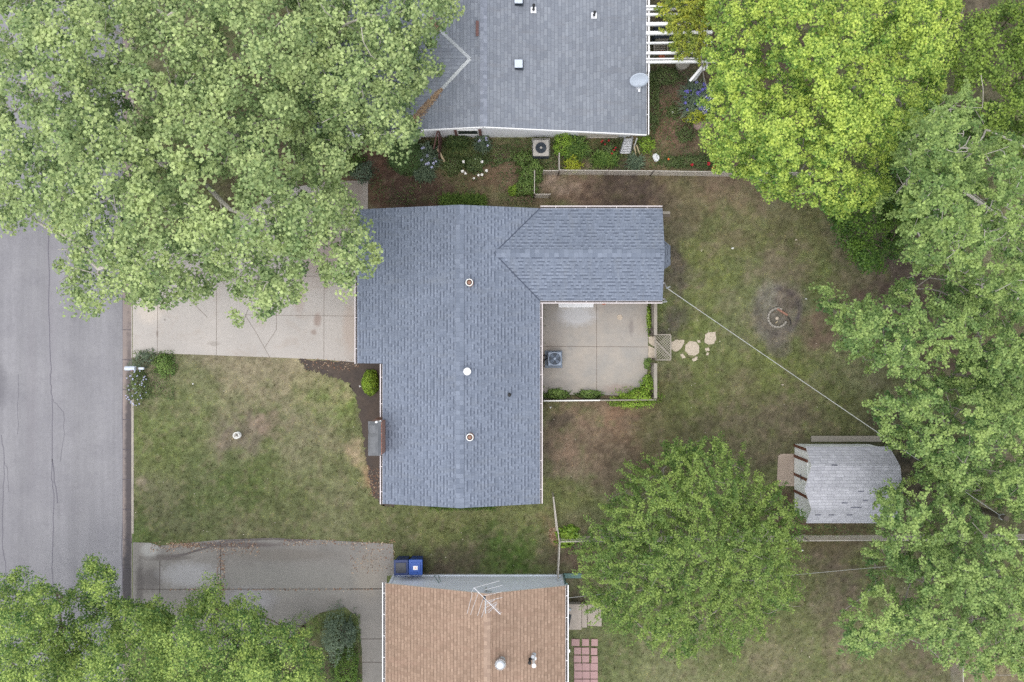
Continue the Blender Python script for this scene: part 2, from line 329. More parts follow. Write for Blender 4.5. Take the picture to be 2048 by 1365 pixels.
# ================================================================ GROUND
GREEN, OLIVE, TAN, DIRT, LITTER, DARK, RED = (92, 110, 56), (106, 112, 74), (132, 121, 102), (108, 97, 86), (118, 98, 82), (74, 68, 60), (126, 96, 76)
blobs = [  # px, py, radius px, colour, strength
 (640,790,50,(104,124,60),.8),(690,800,30,(110,128,60),.6),(400,815,60,GREEN,.6),(545,960,80,GREEN,.75),(360,860,60,GREEN,.5),(300,1050,55,(78,100,46),.8),
 (450,760,120,TAN,.35),(480,870,45,DIRT,.75),(520,860,30,(140,120,104),.6),(620,880,70,TAN,.5),(715,900,25,(166,146,118),.8),(738,950,24,(158,124,96),.8),(690,740,20,(158,140,110),.6),
 (700,760,18,(150,146,100),.6),(340,1000,70,(104,100,80),.6),(560,1030,80,(92,90,66),.5),(640,1040,100,OLIVE,.5),(430,985,60,(76,94,50),.6),(285,960,16,TAN,.8),
 (300,780,40,TAN,.5),(610,735,60,(146,134,106),.7),(500,725,70,(140,130,104),.7),(310,900,30,(98,108,60),.4),
 (820,1060,100,(88,98,58),.6),(900,1040,80,(112,116,70),.6),(1030,1050,70,(106,114,66),.5),(1010,1110,60,(72,96,42),.9),(930,1110,50,(70,88,46),.7),(850,1120,40,DARK,.6),(900,1140,60,(84,74,64),.7),
 (1060,1020,40,(112,116,72),.4),(1100,1120,30,(88,80,66),.7),(790,1090,40,(84,84,60),.6),(745,1020,40,(100,104,66),.5),(1085,1060,25,(128,108,80),.6),(1108,1075,10,(170,130,96),.7),
 (1120,950,60,(110,112,72),.5),(1140,900,60,DIRT,.7),(1200,850,90,(126,104,86),.85),(1280,830,60,RED,.6),(1200,960,50,(108,96,78),.7),(1110,860,20,DARK,.7),(1100,800,14,(96,84,70),.7),(1290,900,60,(98,84,68),.6),
 (1420,470,70,(104,112,58),.7),(1400,560,60,(106,114,60),.6),(1560,470,80,(112,116,64),.6),(1480,440,70,(110,110,76),.5),(1590,440,60,(98,88,68),.5),(1460,480,30,(112,96,80),.5),(1555,540,45,(118,104,90),.7),
 (1365,430,40,(90,80,72),.8),(1355,500,30,(84,76,70),.9),(1350,560,26,(88,80,74),.8),(1345,640,34,(84,78,72),.9),(1345,760,28,(86,76,68),.8),(1330,830,40,(104,84,70),.7),
 (1400,650,34,(100,112,54),.6),(1420,780,90,(96,104,56),.7),(1450,860,90,(98,104,60),.7),(1360,850,50,(96,106,56),.7),(1540,790,80,(104,110,62),.6),(1620,760,60,(96,106,58),.6),(1640,680,30,(108,88,76),.85),
 (1700,600,60,(110,98,76),.6),(1700,830,50,(84,94,48),.8),(1560,730,50,(100,110,56),.6),(1470,800,40,(112,98,82),.5),(1600,850,60,(106,94,76),.5),(1520,870,80,(90,82,68),.6),(1700,860,80,(86,84,62),.5),
 (1550,860,60,(92,84,68),.6),(1380,880,60,(90,82,66),.7),(1220,920,50,(86,76,62),.6),(1790,470,70,DARK,.8),(1820,560,80,(80,68,62),.9),(1770,640,60,(92,74,66),.7),(1690,500,40,(96,84,72),.6),
 (1850,700,80,(84,66,62),.7),(1830,930,70,(56,50,46),.9),(1820,880,60,(62,58,50),.8),(1650,1000,30,(80,68,60),.7),(1580,1020,40,(82,66,58),.9),(1680,1060,40,(92,82,58),.9),(1600,1050,40,(96,74,64),.8),(1640,1060,20,(96,88,56),.6),
 (1620,1110,50,(84,86,52),.7),(1700,1110,50,(92,82,64),.7),(1660,1180,60,(94,82,72),.7),(1600,1200,50,(88,98,54),.6),(1700,1220,40,(92,80,70),.7),
 (1500,1290,120,(96,106,62),.7),(1350,1340,100,(112,116,80),.6),(1600,1300,100,(98,102,66),.6),(1690,1280,50,(108,92,80),.6),(1560,1340,60,(120,110,90),.5),(1800,1340,60,(96,104,60),.6),(1860,1290,70,(100,86,76),.7),(1990,1320,70,(128,110,90),.7),
 (1230,1290,70,(92,104,62),.7),(1170,1350,50,(92,104,62),.6),(1150,1200,30,(70,62,54),.8),(1150,1110,40,(90,76,64),.9),(1130,1030,30,(100,100,62),.5),
 (760,370,60,(112,82,68),.9),(820,390,60,(84,70,62),.85),(890,365,50,(116,92,76),.8),(960,385,60,(108,92,70),.7),(1010,340,40,(120,98,80),.7),(1060,390,40,(112,92,76),.8),(1140,385,60,(126,104,88),.9),(1120,365,20,(156,138,122),.6),
 (1220,375,70,(120,98,82),.8),(1300,380,60,(106,88,76),.8),(1250,405,80,(78,68,62),.8),(1380,360,60,(128,102,86),.8),(1370,400,50,(104,104,68),.6),(1470,375,50,(130,108,88),.7),(850,400,60,(78,60,54),.7),(740,355,50,(110,70,56),.6),
 (920,300,60,(98,106,60),.8),(1000,300,40,(108,102,70),.8),(960,350,40,(116,92,74),.7),(1030,320,40,(112,92,74),.7),(1060,290,20,(96,108,50),.7),(1180,280,30,(150,116,96),.8),(1180,310,30,(96,104,58),.7),(1230,310,40,(98,94,62),.7),
 (1330,200,60,(138,108,86),.9),(1340,270,60,(142,108,86),.9),(1350,160,30,(120,98,78),.7),(1310,150,30,(84,92,56),.7),(1300,240,14,(84,96,52),.8),(1380,290,40,(132,102,82),.9),(1310,310,40,(106,100,66),.7),(1390,230,30,(134,106,88),.8),(1380,330,50,(84,92,58),.6),
 (1440,60,160,(84,74,66),.8),(1500,200,150,(96,80,68),.7),(1950,20,80,(80,68,62),.8),(2000,100,100,(74,68,56),.8),(1900,300,120,(86,74,66),.7),(1980,700,100,(90,74,66),.7),(1950,1100,160,(74,70,56),.6),
 (550,300,200,(92,78,64),.7),(700,200,150,(84,66,56),.7),(210,350,60,(152,124,106),.8),(160,480,1,OLIVE,.0),(680,1330,60,(84,72,64),.8),(700,1290,50,(66,84,48),.7),(600,1350,60,(90,80,70),.7),(480,1330,120,(84,84,60),.5),
]
def ground_tint(X, Y):
    px = X/S+1024; py = -Y/S+682.5
    wx = (fbm(X, Y, .8, 6, 11)-.5)*110; wy = (fbm(X, Y, .8, 6, 23)-.5)*110
    n1 = fbm(X, Y, .55, 5, 1)[..., None]; n2 = fbm(X, Y, 2.1, 4, 5)[..., None]
    n4 = fbm(X, Y, 3.4, 5, 61)[..., None]
    c = lin(OLIVE)*np.ones(px.shape+(3,))
    c = c*(1-.6*np.clip((n1-.55)*4, 0, 1))+lin(TAN)*.6*np.clip((n1-.55)*4, 0, 1)
    g = np.clip((.5-n1)*4, 0, 1)*.6; c = c*(1-g)+lin((98, 112, 58))*g
    for (bx, by, r, col, k) in blobs:
        d = np.hypot(px+wx-bx, py+wy-by)/r
        f = (k*np.clip(1.55-d, 0, 1)**1.0)[..., None]; f = f*f*(3-2*f) if k < .01 else f
        f = f*(.8+.2*k); f = np.clip((f*(.45+1.1*n2)+(n4-.5)*.9*np.minimum(f*4, 1)), 0, k); c = c*(1-f)+lin(col)*f
    for (bx, by, r, col, k) in ((1556,622,50,(112,106,97),.7),(1545,652,38,(104,98,92),.6),(1556,690,24,(104,96,88),.6),(1540,600,24,(132,128,116),.5),(1572,600,22,(112,96,88),.5)):
        d = np.hypot(px+wx*.3-bx, py+wy*.3-by)/r; f = (k*np.clip((1.35-d)*2.2, 0, 1))[..., None]*np.clip(.5+1.0*n4, 0, 1.1); f = np.clip(f, 0, 1); c = c*(1-f)+lin(col)*f
    # trodden ring round the fire pit
    d = np.hypot(px+wx*.15-1556, py+wy*.15-624)/44
    f = (np.exp(-((d-1.0)/.13)**2)*np.clip(.35+.75*np.cos(np.arctan2(-(py-624), px-1556)-.25), .22, 1)*1.1)[..., None]*(.4+n2); c = c*(1-np.clip(f, 0, 1))+lin((84, 76, 76))*np.clip(f, 0, 1)
    n3 = fbm(X, Y, 6.5, 4, 9)[..., None]
    n5 = fbm(X, Y, 4.2, 3, 81)[..., None]; c = c*(1-.35*np.clip((n5-.55)*5, 0, 1))+lin((126, 112, 92))*.35*np.clip((n5-.55)*5, 0, 1)
    g_ = c.mean(-1, keepdims=True); c = g_+(c-g_)*.86
    return c*(.5+1.0*n3)*(.8+.4*n2)
def road_edge(Y): return P(243, 0).x
gx = np.concatenate([[-400, -150, -60, -36], np.arange(-29, 29.01, .1), [36, 60, 150, 400]])
gy = np.concatenate([[-400, -150, -60, -30], np.arange(-21, 21.01, .1), [30, 60, 150, 400]])
GX, GY = np.meshgrid(gx, gy, indexing='xy')
kerbx = P(264, 0).x
GZ = np.where(GX < kerbx, -.30, 0.0)+np.where(GX > kerbx, (fbm(GX, GY, .3, 3, 2)-.5)*.0, 0)
me = bpy.data.meshes.new('lawn'); nx, ny = len(gx), len(gy)
me.vertices.add(nx*ny); me.vertices.foreach_set('co', np.stack([GX, GY, GZ], -1).astype(np.float32).ravel())
idx = np.arange(nx*ny).reshape(ny, nx); q = np.stack([idx[:-1, :-1], idx[:-1, 1:], idx[1:, 1:], idx[1:, :-1]], -1).reshape(-1, 4)
me.loops.add(q.size); me.loops.foreach_set('vertex_index', q.astype(np.int32).ravel())
me.polygons.add(len(q)); me.polygons.foreach_set('loop_start', np.arange(0, q.size, 4, dtype=np.int32))
at = me.attributes.new('tint', 'FLOAT_COLOR', 'POINT'); tc = ground_tint(GX.ravel(), GY.ravel())
at.data.foreach_set('color', np.concatenate([tc, np.ones((len(tc), 1))], 1).astype(np.float32).ravel())
M['ground'] = mat_attr('lawn_soil', fine=.3, bump=.8); me.materials.append(M['ground']); me.update(calc_edges=True)
o = link('lawn', me); tag(o, kind='structure')
# road ------------------------------------------------------------
M['asphalt'] = mat_concrete('worn_asphalt', (123, 122, 126), (132, 131, 134), (109, 107, 112), stains_shade=[(-10,770,30,60,.5,(90,89,94)),(60,800,14,200,.3,(118,115,119)),(100,400,14,500,.25,(122,119,124)),(175,1100,30,200,.2,(142,141,144))], grain=.3, wear=.11)  # first patch puts a car's blurred shadow into the asphalt colour
M['crack'] = mat_plain('crack_sealant', (98, 96, 104), .8, var=.15)
M['tar'] = mat_plain('tar_seam', (84, 80, 88), .8, var=.2)
def Q(px, py): v = P(px, py); return (v.x, v.y)
def wob(pts, a=.03, n=5, seed=0):
    rr = random.Random(seed); out = []
    for i in range(len(pts)-1):
        for k in range(n): t = k/n; out.append((pts[i][0]*(1-t)+pts[i+1][0]*t+rr.uniform(-a, a), pts[i][1]*(1-t)+pts[i+1][1]*t+rr.uniform(-a, a)))
    return out+[pts[-1]]
mb = MB(); RZ = -.12
x0, x1 = -150, P(243, 0).x
mb.add([(x0, -150, RZ), (x1, -150, RZ), (x1, 150, RZ), (x0, 150, RZ)], [(0, 1, 2, 3)]); mb.m = 1
cr = lambda pts, w_, sd: mb.strip(wob([Q(*p) for p in pts], .03, 6, sd), w_, RZ+.004)
cr([(95,-60),(94,300),(95,600),(99,740),(97,760),(102,800),(101,960),(105,1000),(101,1110),(104,1200),(103,1400)], .034, 1)
cr([(102,800),(124,825),(126,870),(117,925)], .018, 2); cr([(34,750),(32,870)], .015, 3)
cr([(0,870),(6,925),(2,1000),(1,1100),(9,1130),(9,1230)], .03, 4); cr([(101,920),(112,1008)], .045, 5); cr([(6,925),(13,945),(14,985)], .015, 8)
cr([(242,-60),(243,700),(242,1100),(241,1420)], .035, 6)
o = mb.build('road', [M['asphalt'], M['crack']]); tag(o, kind='structure')
# gutter pan + kerb -------------------------------------------------
M['gutterpan'] = mat_concrete('gutter_concrete', (124, 116, 114), (138, 126, 120), (92, 86, 84), stains_shade=[(256,950,10,330,.9,(74,70,72)),(252,1170,14,110,.95,(70,68,70))], grain=.12)
mb = MB(); a, b_ = P(243, 0).x, P(262, 0).x
mb.add([(a, -150, RZ+.004), (b_, -150, RZ+.03), (b_, 150, RZ+.03), (a, 150, RZ+.004)], [(0, 1, 2, 3)]); mb.m = 1
for py in range(-120, 1500, 60): mb.strip([(a, P(0, py).y), (b_, P(0, py).y)], .02, RZ+.036)
o = mb.build('gutter', [M['gutterpan'], M['tar']]); tag(o, kind='structure')
M['kerb'] = mat_concrete('kerb_concrete', (150, 144, 136), (168, 160, 148), (104, 98, 92), grain=.12)
mb = MB(); kx = P(265, 0).x
def kerbrun(p0, p1, h0, h1, w_=.13):
    y0, y1 = P(0, p0).y, P(0, p1).y; xa, xb = P(262, 0).x, P(262, 0).x+w_
    vs = [(xa, y0, -.2), (xb, y0, -.2), (xa, y1, -.2), (xb, y1, -.2), (xa+.02, y0, h0), (xb, y0, h0), (xa+.02, y1, h1), (xb, y1, h1)]
    mb.add(vs, [(4, 6, 7, 5), (0, 4, 5, 1), (2, 3, 7, 6), (0, 2, 6, 4), (1, 5, 7, 3)])
kerbrun(760, 720, .02, -.07); kerbrun(1060, 760, .02, .02); kerbrun(1095, 1060, -.07, .02); kerbrun(1700, 1095.1, -.07, -.07); kerbrun(720, 500, -.07, -.07); kerbrun(500, -400, .02, .02)
o = mb.build('kerb', M['kerb'], bevel=.015); tag(o, kind='structure')
# slabs -------------------------------------------------------------
def slab(name, poly, z, mats, joints=(), jw=.016, thick=.12, jig=0, kind='structure', apron=None):
    mb = MB(); pts = [Q(*p) for p in poly]
    if jig: pts = wob(pts+[pts[0]], jig, 14, len(name))[:-1]
    mb.prism(pts, z-thick, z); mb.m = 1
    for i, j in enumerate(joints): mb.strip(wob([Q(*p) for p in j], .006, 4, i), jw, z+.004)
    if apron:
        mb.m = 0; (p0, p1) = apron; xa = P(261, 0).x; xb = P(271, 0).x; ya, yb = P(0, p0).y, P(0, p1).y
        mb.add([(xa, ya, -.085), (xb, ya, z+.002), (xb, yb, z+.002), (xa, yb, -.085)], [(0, 1, 2, 3)])
    o = mb.build(name, mats); tag(o, kind=kind); return o
M['drive'] = mat_concrete('driveway_concrete', (163, 158, 153), (174, 168, 162), (152, 138, 126), stains_shade=[(635,640,9,16,.6,(128,106,96)),(628,665,7,7,.55,(128,110,100)),(652,574,5,5,.7,(120,90,78)),(598,590,14,50,.35,(140,118,106)),(640,500,70,90,.45,(124,104,92)),(690,390,60,60,.6,(126,112,100)),(700,660,18,60,.3,(160,134,116)),(428,688,14,6,.4,(124,116,108)),(315,668,3,9,.6,(110,98,90)),(300,620,34,34,.4,(200,188,174)),(330,640,3,3,.5,(100,92,86))], big=.35)
M['joint'] = mat_plain('dark_joint', (112, 102, 94), .9, var=.2); M['darkjoint'] = mat_plain('dirt_joint', (84, 78, 74), .9, var=.3)
slab('driveway', [(266,500),(420,470),(560,380),(665,362),(736,362),(736,727),(640,719),(540,715),(430,711),(320,707),(266,716)], .02, [M['drive'], M['joint']],
     [[(316,470),(315,707)],[(434,470),(433,711)],[(552,400),(553,660),(530,695)],[(649,370),(648,719)],[(490,630),(712,633)],[(320,553),(712,553)],[(490,630),(515,670),(540,716)],[(380,600),(415,635)]], apron=(500, 716))
M['drive2'] = mat_concrete('grey_drive_concrete', (119, 116, 112), (130, 126, 121), (104, 100, 95), stains_shade=[(330,1115,60,8,.7,(92,86,82)),(300,1160,30,30,.75,(92,88,86)),(380,1150,70,30,.5,(166,166,168)),(560,1110,130,16,.5,(112,106,98)),(470,1090,120,7,.8,(92,84,82)),(300,1100,22,20,.5,(172,172,168)),(600,1160,200,40,.35,(128,128,122)),(500,1200,60,30,.4,(150,150,156)),(280,1170,10,60,.7,(84,80,78)),(740,1150,40,60,.3,(150,140,126))], big=.6, grain=.12)
slab('driveway', [(266,1085),(300,1086),(318,1092),(440,1080),(520,1077),(640,1080),(786,1088),(789,1150),(774,1152),(774,1440),(726,1440),(724,1300),(716,1235),(690,1214),(640,1226),(600,1255),(560,1300),(266,1300)], .02, [M['drive2'], M['darkjoint']],
     [[(320,1120),(319,1240)],[(441,1084),(442,1260)],[(275,1179),(774,1178)],[(700,1178),(774,1178)],[(722,1278),(774,1278)],[(724,1325),(774,1325)]], jw=.03, apron=(1088, 1300))
o = bpy.data.objects['driveway.001']
mb = MB(); mb.strip(wob([Q(*p) for p in [(330,1118),(400,1100),(450,1083),(520,1078),(620,1081)]], .03, 5, 9), .09, .0245)
M['tyre'] = mat_plain('tyre_mark', (98, 92, 90), .9, var=.3, scale=3); mb.build('tyre_track', M['tyre'], o)
M['patio'] = mat_concrete('patio_concrete', (150, 147, 142), (163, 156, 147), (132, 128, 124), stains_shade=[(1152,632,46,24,.5,(190,194,200)),(1262,655,6,20,.55,(120,114,112)),(1110,770,50,14,.45,(132,128,124)),(1110,650,20,60,.3,(134,132,130)),(1240,780,40,14,.4,(150,128,118)),(1230,600,1,1,0,(0,0,0))], big=.9)
slab('patio', [(1060,560),(1294,560),(1296,700),(1294,752),(1284,772),(1240,792),(1200,790),(1060,790)], .04, [M['patio'], M['joint']],
     [[(1193,560),(1193,791)],[(1060,693),(1295,694.5)]], jw=.022)
# mulch bed and other patches -----------------------------------------
M['mulch'] = mat_concrete('dark_mulch', (70, 64, 61), (84, 74, 67), (50, 46, 44), big=1.2, grain=.5)
slab('mulch_bed', [(596,719),(736,724),(790,724),(790,1012),(772,1014),(755,1000),(742,985),(735,930),(728,880),(718,820),(712,790),(700,768),(672,756),(640,748),(612,738)], .012, [M['mulch']], jig=.08, thick=.05)
M['pad'] = mat_concrete('tan_concrete', (152, 138, 126), (166, 152, 139), (118, 104, 96), big=1.2)
slab('shed_pad', [(1556,912),(1562,908),(1600,908),(1600,973),(1553,972)], .03, [M['pad']])
# grass blades ----------------------------------------------------------
NOG = [[(-200,-200),(268,-200),(268,1600),(-200,1600)],[(266,500),(420,470),(560,380),(665,362),(736,362),(736,727),(540,715),(320,707),(266,716)],[(266,1085),(440,1080),(640,1080),(789,1088),(774,1152),(774,1440),(726,1440),(716,1235),(640,1226),(560,1300),(266,1300)],
       [(1060,560),(1294,560),(1296,752),(1284,772),(1240,792),(1060,790)],[(596,719),(790,724),(790,1012),(755,1000),(742,985),(735,930),(712,790),(672,756)],[(1553,908),(1600,908),(1600,973),(1553,972)],
       [(690,410),(1325,415),(1325,600),(1080,600),(1080,1008),(765,1008),(765,727),(735,727)],[(600,-60),(1290,-60),(1290,272),(600,272)],[(780,1150),(1127,1150),(1127,1440),(780,1440)],[(1590,884),(1760,884),(1760,1030),(1590,1030)]]
def scatter_blades(n, seed, hmin, hmax, wd, tintf, keep):
    r = np.random.RandomState(seed); px = r.uniform(262, 2060, n*2); py = r.uniform(-20, 1385, n*2)
    ok = np.ones(len(px), bool)
    for pl in NOG: ok &= ~inpoly(px, py, pl)
    X = (px-1024)*S; Y = -(py-682.5)*S; c = tintf(X, Y, r); k = keep(X, Y, c, r) & ok
    X, Y, c = X[k][:n], Y[k][:n], c[k][:n]; m = len(X)
    h = r.uniform(hmin, hmax, m); a = r.uniform(0, 2*np.pi, m); le = r.uniform(.4, 1.5, m)*h
    t = np.stack([np.cos(a), np.sin(a), np.zeros(m)], 1); s_ = np.stack([-np.sin(a), np.cos(a), np.zeros(m)], 1)
    b0 = np.stack([X, Y, np.full(m, -.005)], 1); w2 = (r.uniform(.6, 1.3, m)*wd)[:, None]
    v = np.stack([b0-s_*w2, b0+s_*w2, b0+t*le[:, None]+np.array([0, 0, 1])*h[:, None]], 1).reshape(-1, 3)
    return v, c
M['grass'] = mat_attr('grass_blades', fine=.1, bump=0)
def gt(X, Y, r):
    c = ground_tint(X, Y); g = c[:, 1]/(c[:, 0]+1e-6)
    j = (.2+1.6*vnoise(X, Y, 7, 70)*1.0)[:, None]*r.uniform(.75, 1.35, (len(X), 1)); c = c*j; c[:, 2] *= .8
    dry = r.rand(len(X)) < .28; c[dry] = c[dry]*np.array([1.3, 1.15, 1.1]); return c*1.05
def gk(X, Y, c, r): return r.rand(len(X)) < np.clip((c[:, 1]/(c[:, 0]+1e-6)-.72)*2.5, .12, 1)
v, c = scatter_blades(330000, 3, .02, .06, .015, gt, gk)
o = link('grass', np_mesh('grass', v, 3, M['grass'], {'tint': c})); tag(o, 'short patchy lawn grass between the houses', 'grass', kind='stuff')
# dead leaves and twigs on the ground --------------------------------------
def lt(X, Y, r):
    pal = lin([(176, 150, 126), (150, 116, 92), (128, 96, 80), (196, 176, 152), (112, 86, 70)]); return pal[r.randint(0, 5, len(X))]*r.uniform(.6, 1.15, (len(X), 1))
def lk(X, Y, c, r):
    g = ground_tint(X, Y); q_ = np.clip((1.06-g[:, 1]/g[:, 0])*3.0, .03, 1)*np.clip(fbm(X, Y, .9, 3, 40)*2-.5, .05, 1); return r.rand(len(X)) < q_
v, c = scatter_blades(34000, 5, .012, .03, .016, lt, lk)
r = np.random.RandomState(77)
def litter_along(n, boxes):
    vs = []
    for (x0, y0, x1, y1, z) in boxes:
        m = n; px = r.uniform(x0, x1, m); py = y0+(y1-y0)*r.beta(2, 2, m); vs.append(np.stack([(px-1024)*S, -(py-682.5)*S, np.full(m, z)], 1))
    p = np.concatenate(vs); m = len(p); a = r.uniform(0, 6.28, m); L = r.uniform(.02, .05, m)[:, None]
    d = np.stack([np.cos(a), np.sin(a), np.zeros(m)], 1); e = np.stack([-np.sin(a), np.cos(a), np.zeros(m)], 1)
    v = np.stack([p-d*L, p+e*L*.7, p+d*L+np.array([0, 0, .015])], 1).reshape(-1, 3); return v, lt(p[:, 0], p[:, 1], r)
va, ca = litter_along(190, [(300,1080,440,1108,.03),(340,1084,400,1096,.03),(434,1088,450,1200,.03),(440,1080,520,1112,.03),(560,1078,790,1092,.03),(700,1080,790,1150,.03)])
vb, cb = litter_along(160, [(735,930,760,1000,.02),(610,716,720,745,.02),(1098,1050,1116,1085,.02),(340,1176,760,1182,.03)])
ps = np.random.RandomState(88); mm = 420; vx_ = ps.uniform(268, 1900, mm); vy_ = ps.uniform(340, 1365, mm); okp = np.ones(mm, bool)
for pl_ in NOG: okp &= ~inpoly(vx_, vy_, pl_)
vx_, vy_ = vx_[okp], vy_[okp]; pp_ = np.stack([(vx_-1024)*S, -(vy_-682.5)*S, np.full(len(vx_), .035)], 1); aa = ps.uniform(0, 6.28, len(vx_)); LL = ps.uniform(.012, .034, len(vx_))[:, None]
d_ = np.stack([np.cos(aa), np.sin(aa), aa*0], 1); e_ = np.stack([-np.sin(aa), np.cos(aa), aa*0], 1)
va = np.concatenate([va, np.stack([pp_-d_*LL, pp_+e_*LL*.8, pp_+d_*LL], 1).reshape(-1, 3)]); ca = np.concatenate([ca, lin([(214, 206, 190)])*ps.uniform(.6, 1.1, (len(vx_), 1))])
o = link('leaf_litter', np_mesh('leaf_litter', np.concatenate([v, va, vb]), 3, M['grass'], {'tint': np.concatenate([c, ca, cb])})); tag(o, 'dead brown leaves scattered over the yards', 'leaf litter', kind='stuff')
# ================================================================ HOUSES
def roof_mesh(name, planes, mat, parent, thick=.1, matunder=None):
    """planes: list of (list of 3D points counter-clockwise from above, eave direction)"""
    me = bpy.data.meshes.new(name); vs = []; fs = []; uvs = []; key = {}
    for pts, ed in planes:
        f = []
        e = Vector(ed).normalized()
        n = (Vector(pts[1])-Vector(pts[0])).cross(Vector(pts[2])-Vector(pts[0])).normalized()
        if n.z < 0: pts = pts[::-1]; n = -n
        up = n.cross(e).normalized(); up = up if up.z > 0 else -up
        for p in pts:
            k = tuple(round(c, 4) for c in p)
            if k not in key: key[k] = len(vs); vs.append(Vector(p))
            f.append(key[k]); uvs.append((Vector(p).dot(e)+50, Vector(p).dot(up)+50))
        fs.append(f)
    me.from_pydata(vs, [], fs); me.materials.append(mat)
    if matunder: me.materials.append(matunder)
    uv = me.uv_layers.new(name='UVMap'); i = 0
    uv.data.foreach_set('uv', [c for u in uvs for c in u]); me.update()
    o = link(name, me, parent)
    s = o.modifiers.new('thickness', 'SOLIDIFY'); s.thickness = thick; s.offset = -1
    if matunder: s.material_offset = 1; s.material_offset_rim = 1
    return o
def wall_mesh(name, pts, mat, parent, z0=-.1, thick=.12):
    """pts: list of (x,y,ztop) around the footprint, counter-clockwise"""
    me = bpy.data.meshes.new(name); n = len(pts)
    vs = [(x, y, z0) for x, y, z in pts]+[(x, y, z) for x, y, z in pts]
    me.from_pydata(vs, [], [(i, (i+1) % n, n+(i+1) % n, n+i) for i in range(n)]); me.materials.append(mat); me.update()
    return link(name, me, parent)
M['gutter_dirt'] = mat_plain('gutter_debris', (70, 66, 64), .9, var=.4, scale=20)
def gutter(pts, mat, parent, w_=.085, h=.09, name='gutter', brackets=0, flip=False):
    mb = MB()
    for a, b in zip(pts[:-1], pts[1:]):
        a, b = Vector(a), Vector(b); d = (b-a).normalized(); q = Vector((-d.y, d.x, 0)); q.normalize()
        mb.m = 1; mb.beam(a+Vector((0, 0, h*.45)), b+Vector((0, 0, h*.45)), w_-.01, .012); mb.m = 0
        ctr = wloc(parent); o1 = 1 if (a+q-ctr).xy.length > (a-q-ctr).xy.length else -1
        mid = (a+b)/2; o1 = 1 if ((mid+q).x-ctr.x)**2*(abs(q.x) > .5)+((mid+q).y-ctr.y)**2*(abs(q.y) > .5) > ((mid-q).x-ctr.x)**2*(abs(q.x) > .5)+((mid-q).y-ctr.y)**2*(abs(q.y) > .5) else -1
        o1 = -o1 if flip else o1
        mb.beam(a+q*o1*w_/2+Vector((0, 0, h/2)), b+q*o1*w_/2+Vector((0, 0, h/2)), .038, h); mb.beam(a-q*o1*w_/2+Vector((0, 0, h/2-.01)), b-q*o1*w_/2+Vector((0, 0, h/2-.01)), .012, h-.02)
        if brackets:
            L = (b-a).length; k = max(2, int(L/brackets))
            for i in range(k): p = a+(b-a)*(i+.5)/k+Vector((0, 0, h-.012)); mb.beam(p-q*w_*.48, p+q*w_*.48, .02, .008)
    return mb.build(name, [mat, M['gutter_dirt']], parent)
def ridge_caps(a, b, mat, parent, slope, wd=.17, L=.2):
    """overlapping folded cap shingles along a ridge"""
    a, b = Vector(a), Vector(b); d = (b-a).normalized(); q = Vector((-d.y, d.x, 0)); n = int((b-a).length/L); rr = random.Random(n); mb = MB()
    for i in range(n):
        p = a+d*L*i; e = p+d*(L*1.04); lift0, lift1 = .022+rr.uniform(-.004, .006), .03+rr.uniform(-.004, .008); w2 = wd*rr.uniform(.92, 1.06)
        for s in (-1, 1):
            z = Vector((0, 0, 1)); off = q*s*w2-z*slope*w2
            t0, t1 = p+z*lift0, e+z*lift1; mb.add([t0, t1, t1+off, t0+off, t0+off-z*.02, t1+off-z*.035, t1-z*.03], [(0, 1, 2, 3) if s < 0 else (3, 2, 1, 0), (3, 2, 5, 4), (1, 6, 5, 2)])
    me_o = mb.build('ridge_cap', mat, parent); return me_o
def opening(parent, name, c, wdt, hgt, nrm, frame, pane, split=1, fw=.07):
    """window or door set 3 cm proud of a wall; nrm is the outward unit vector"""
    n = Vector(nrm); t = Vector((-n.y, n.x, 0)); c = Vector(c)+n*.02; mb = MB(); z = Vector((0, 0, 1))
    for s in (-1, 1): mb.beam(c+t*s*wdt/2-z*hgt/2, c+t*s*wdt/2+z*hgt/2, fw, .07, up=tuple(n))
    for s in (-1, 1): mb.beam(c-t*(wdt/2-fw/2)+z*s*(hgt/2-fw/2), c+t*(wdt/2-fw/2)+z*s*(hgt/2-fw/2), .066, fw, up=(0, 0, 1))
    for k in range(1, split): p = c-t*wdt/2+t*wdt*k/split; mb.beam(p-z*(hgt/2-fw), p+z*(hgt/2-fw), .04, .05, up=tuple(n))
    f = mb.build(name, frame, parent)
    mb = MB(); mb.beam(c-t*(wdt/2-fw/2), c+t*(wdt/2-fw/2), .02, hgt-fw, up=(0, 0, 1)); mb.build('pane', pane, f); return f
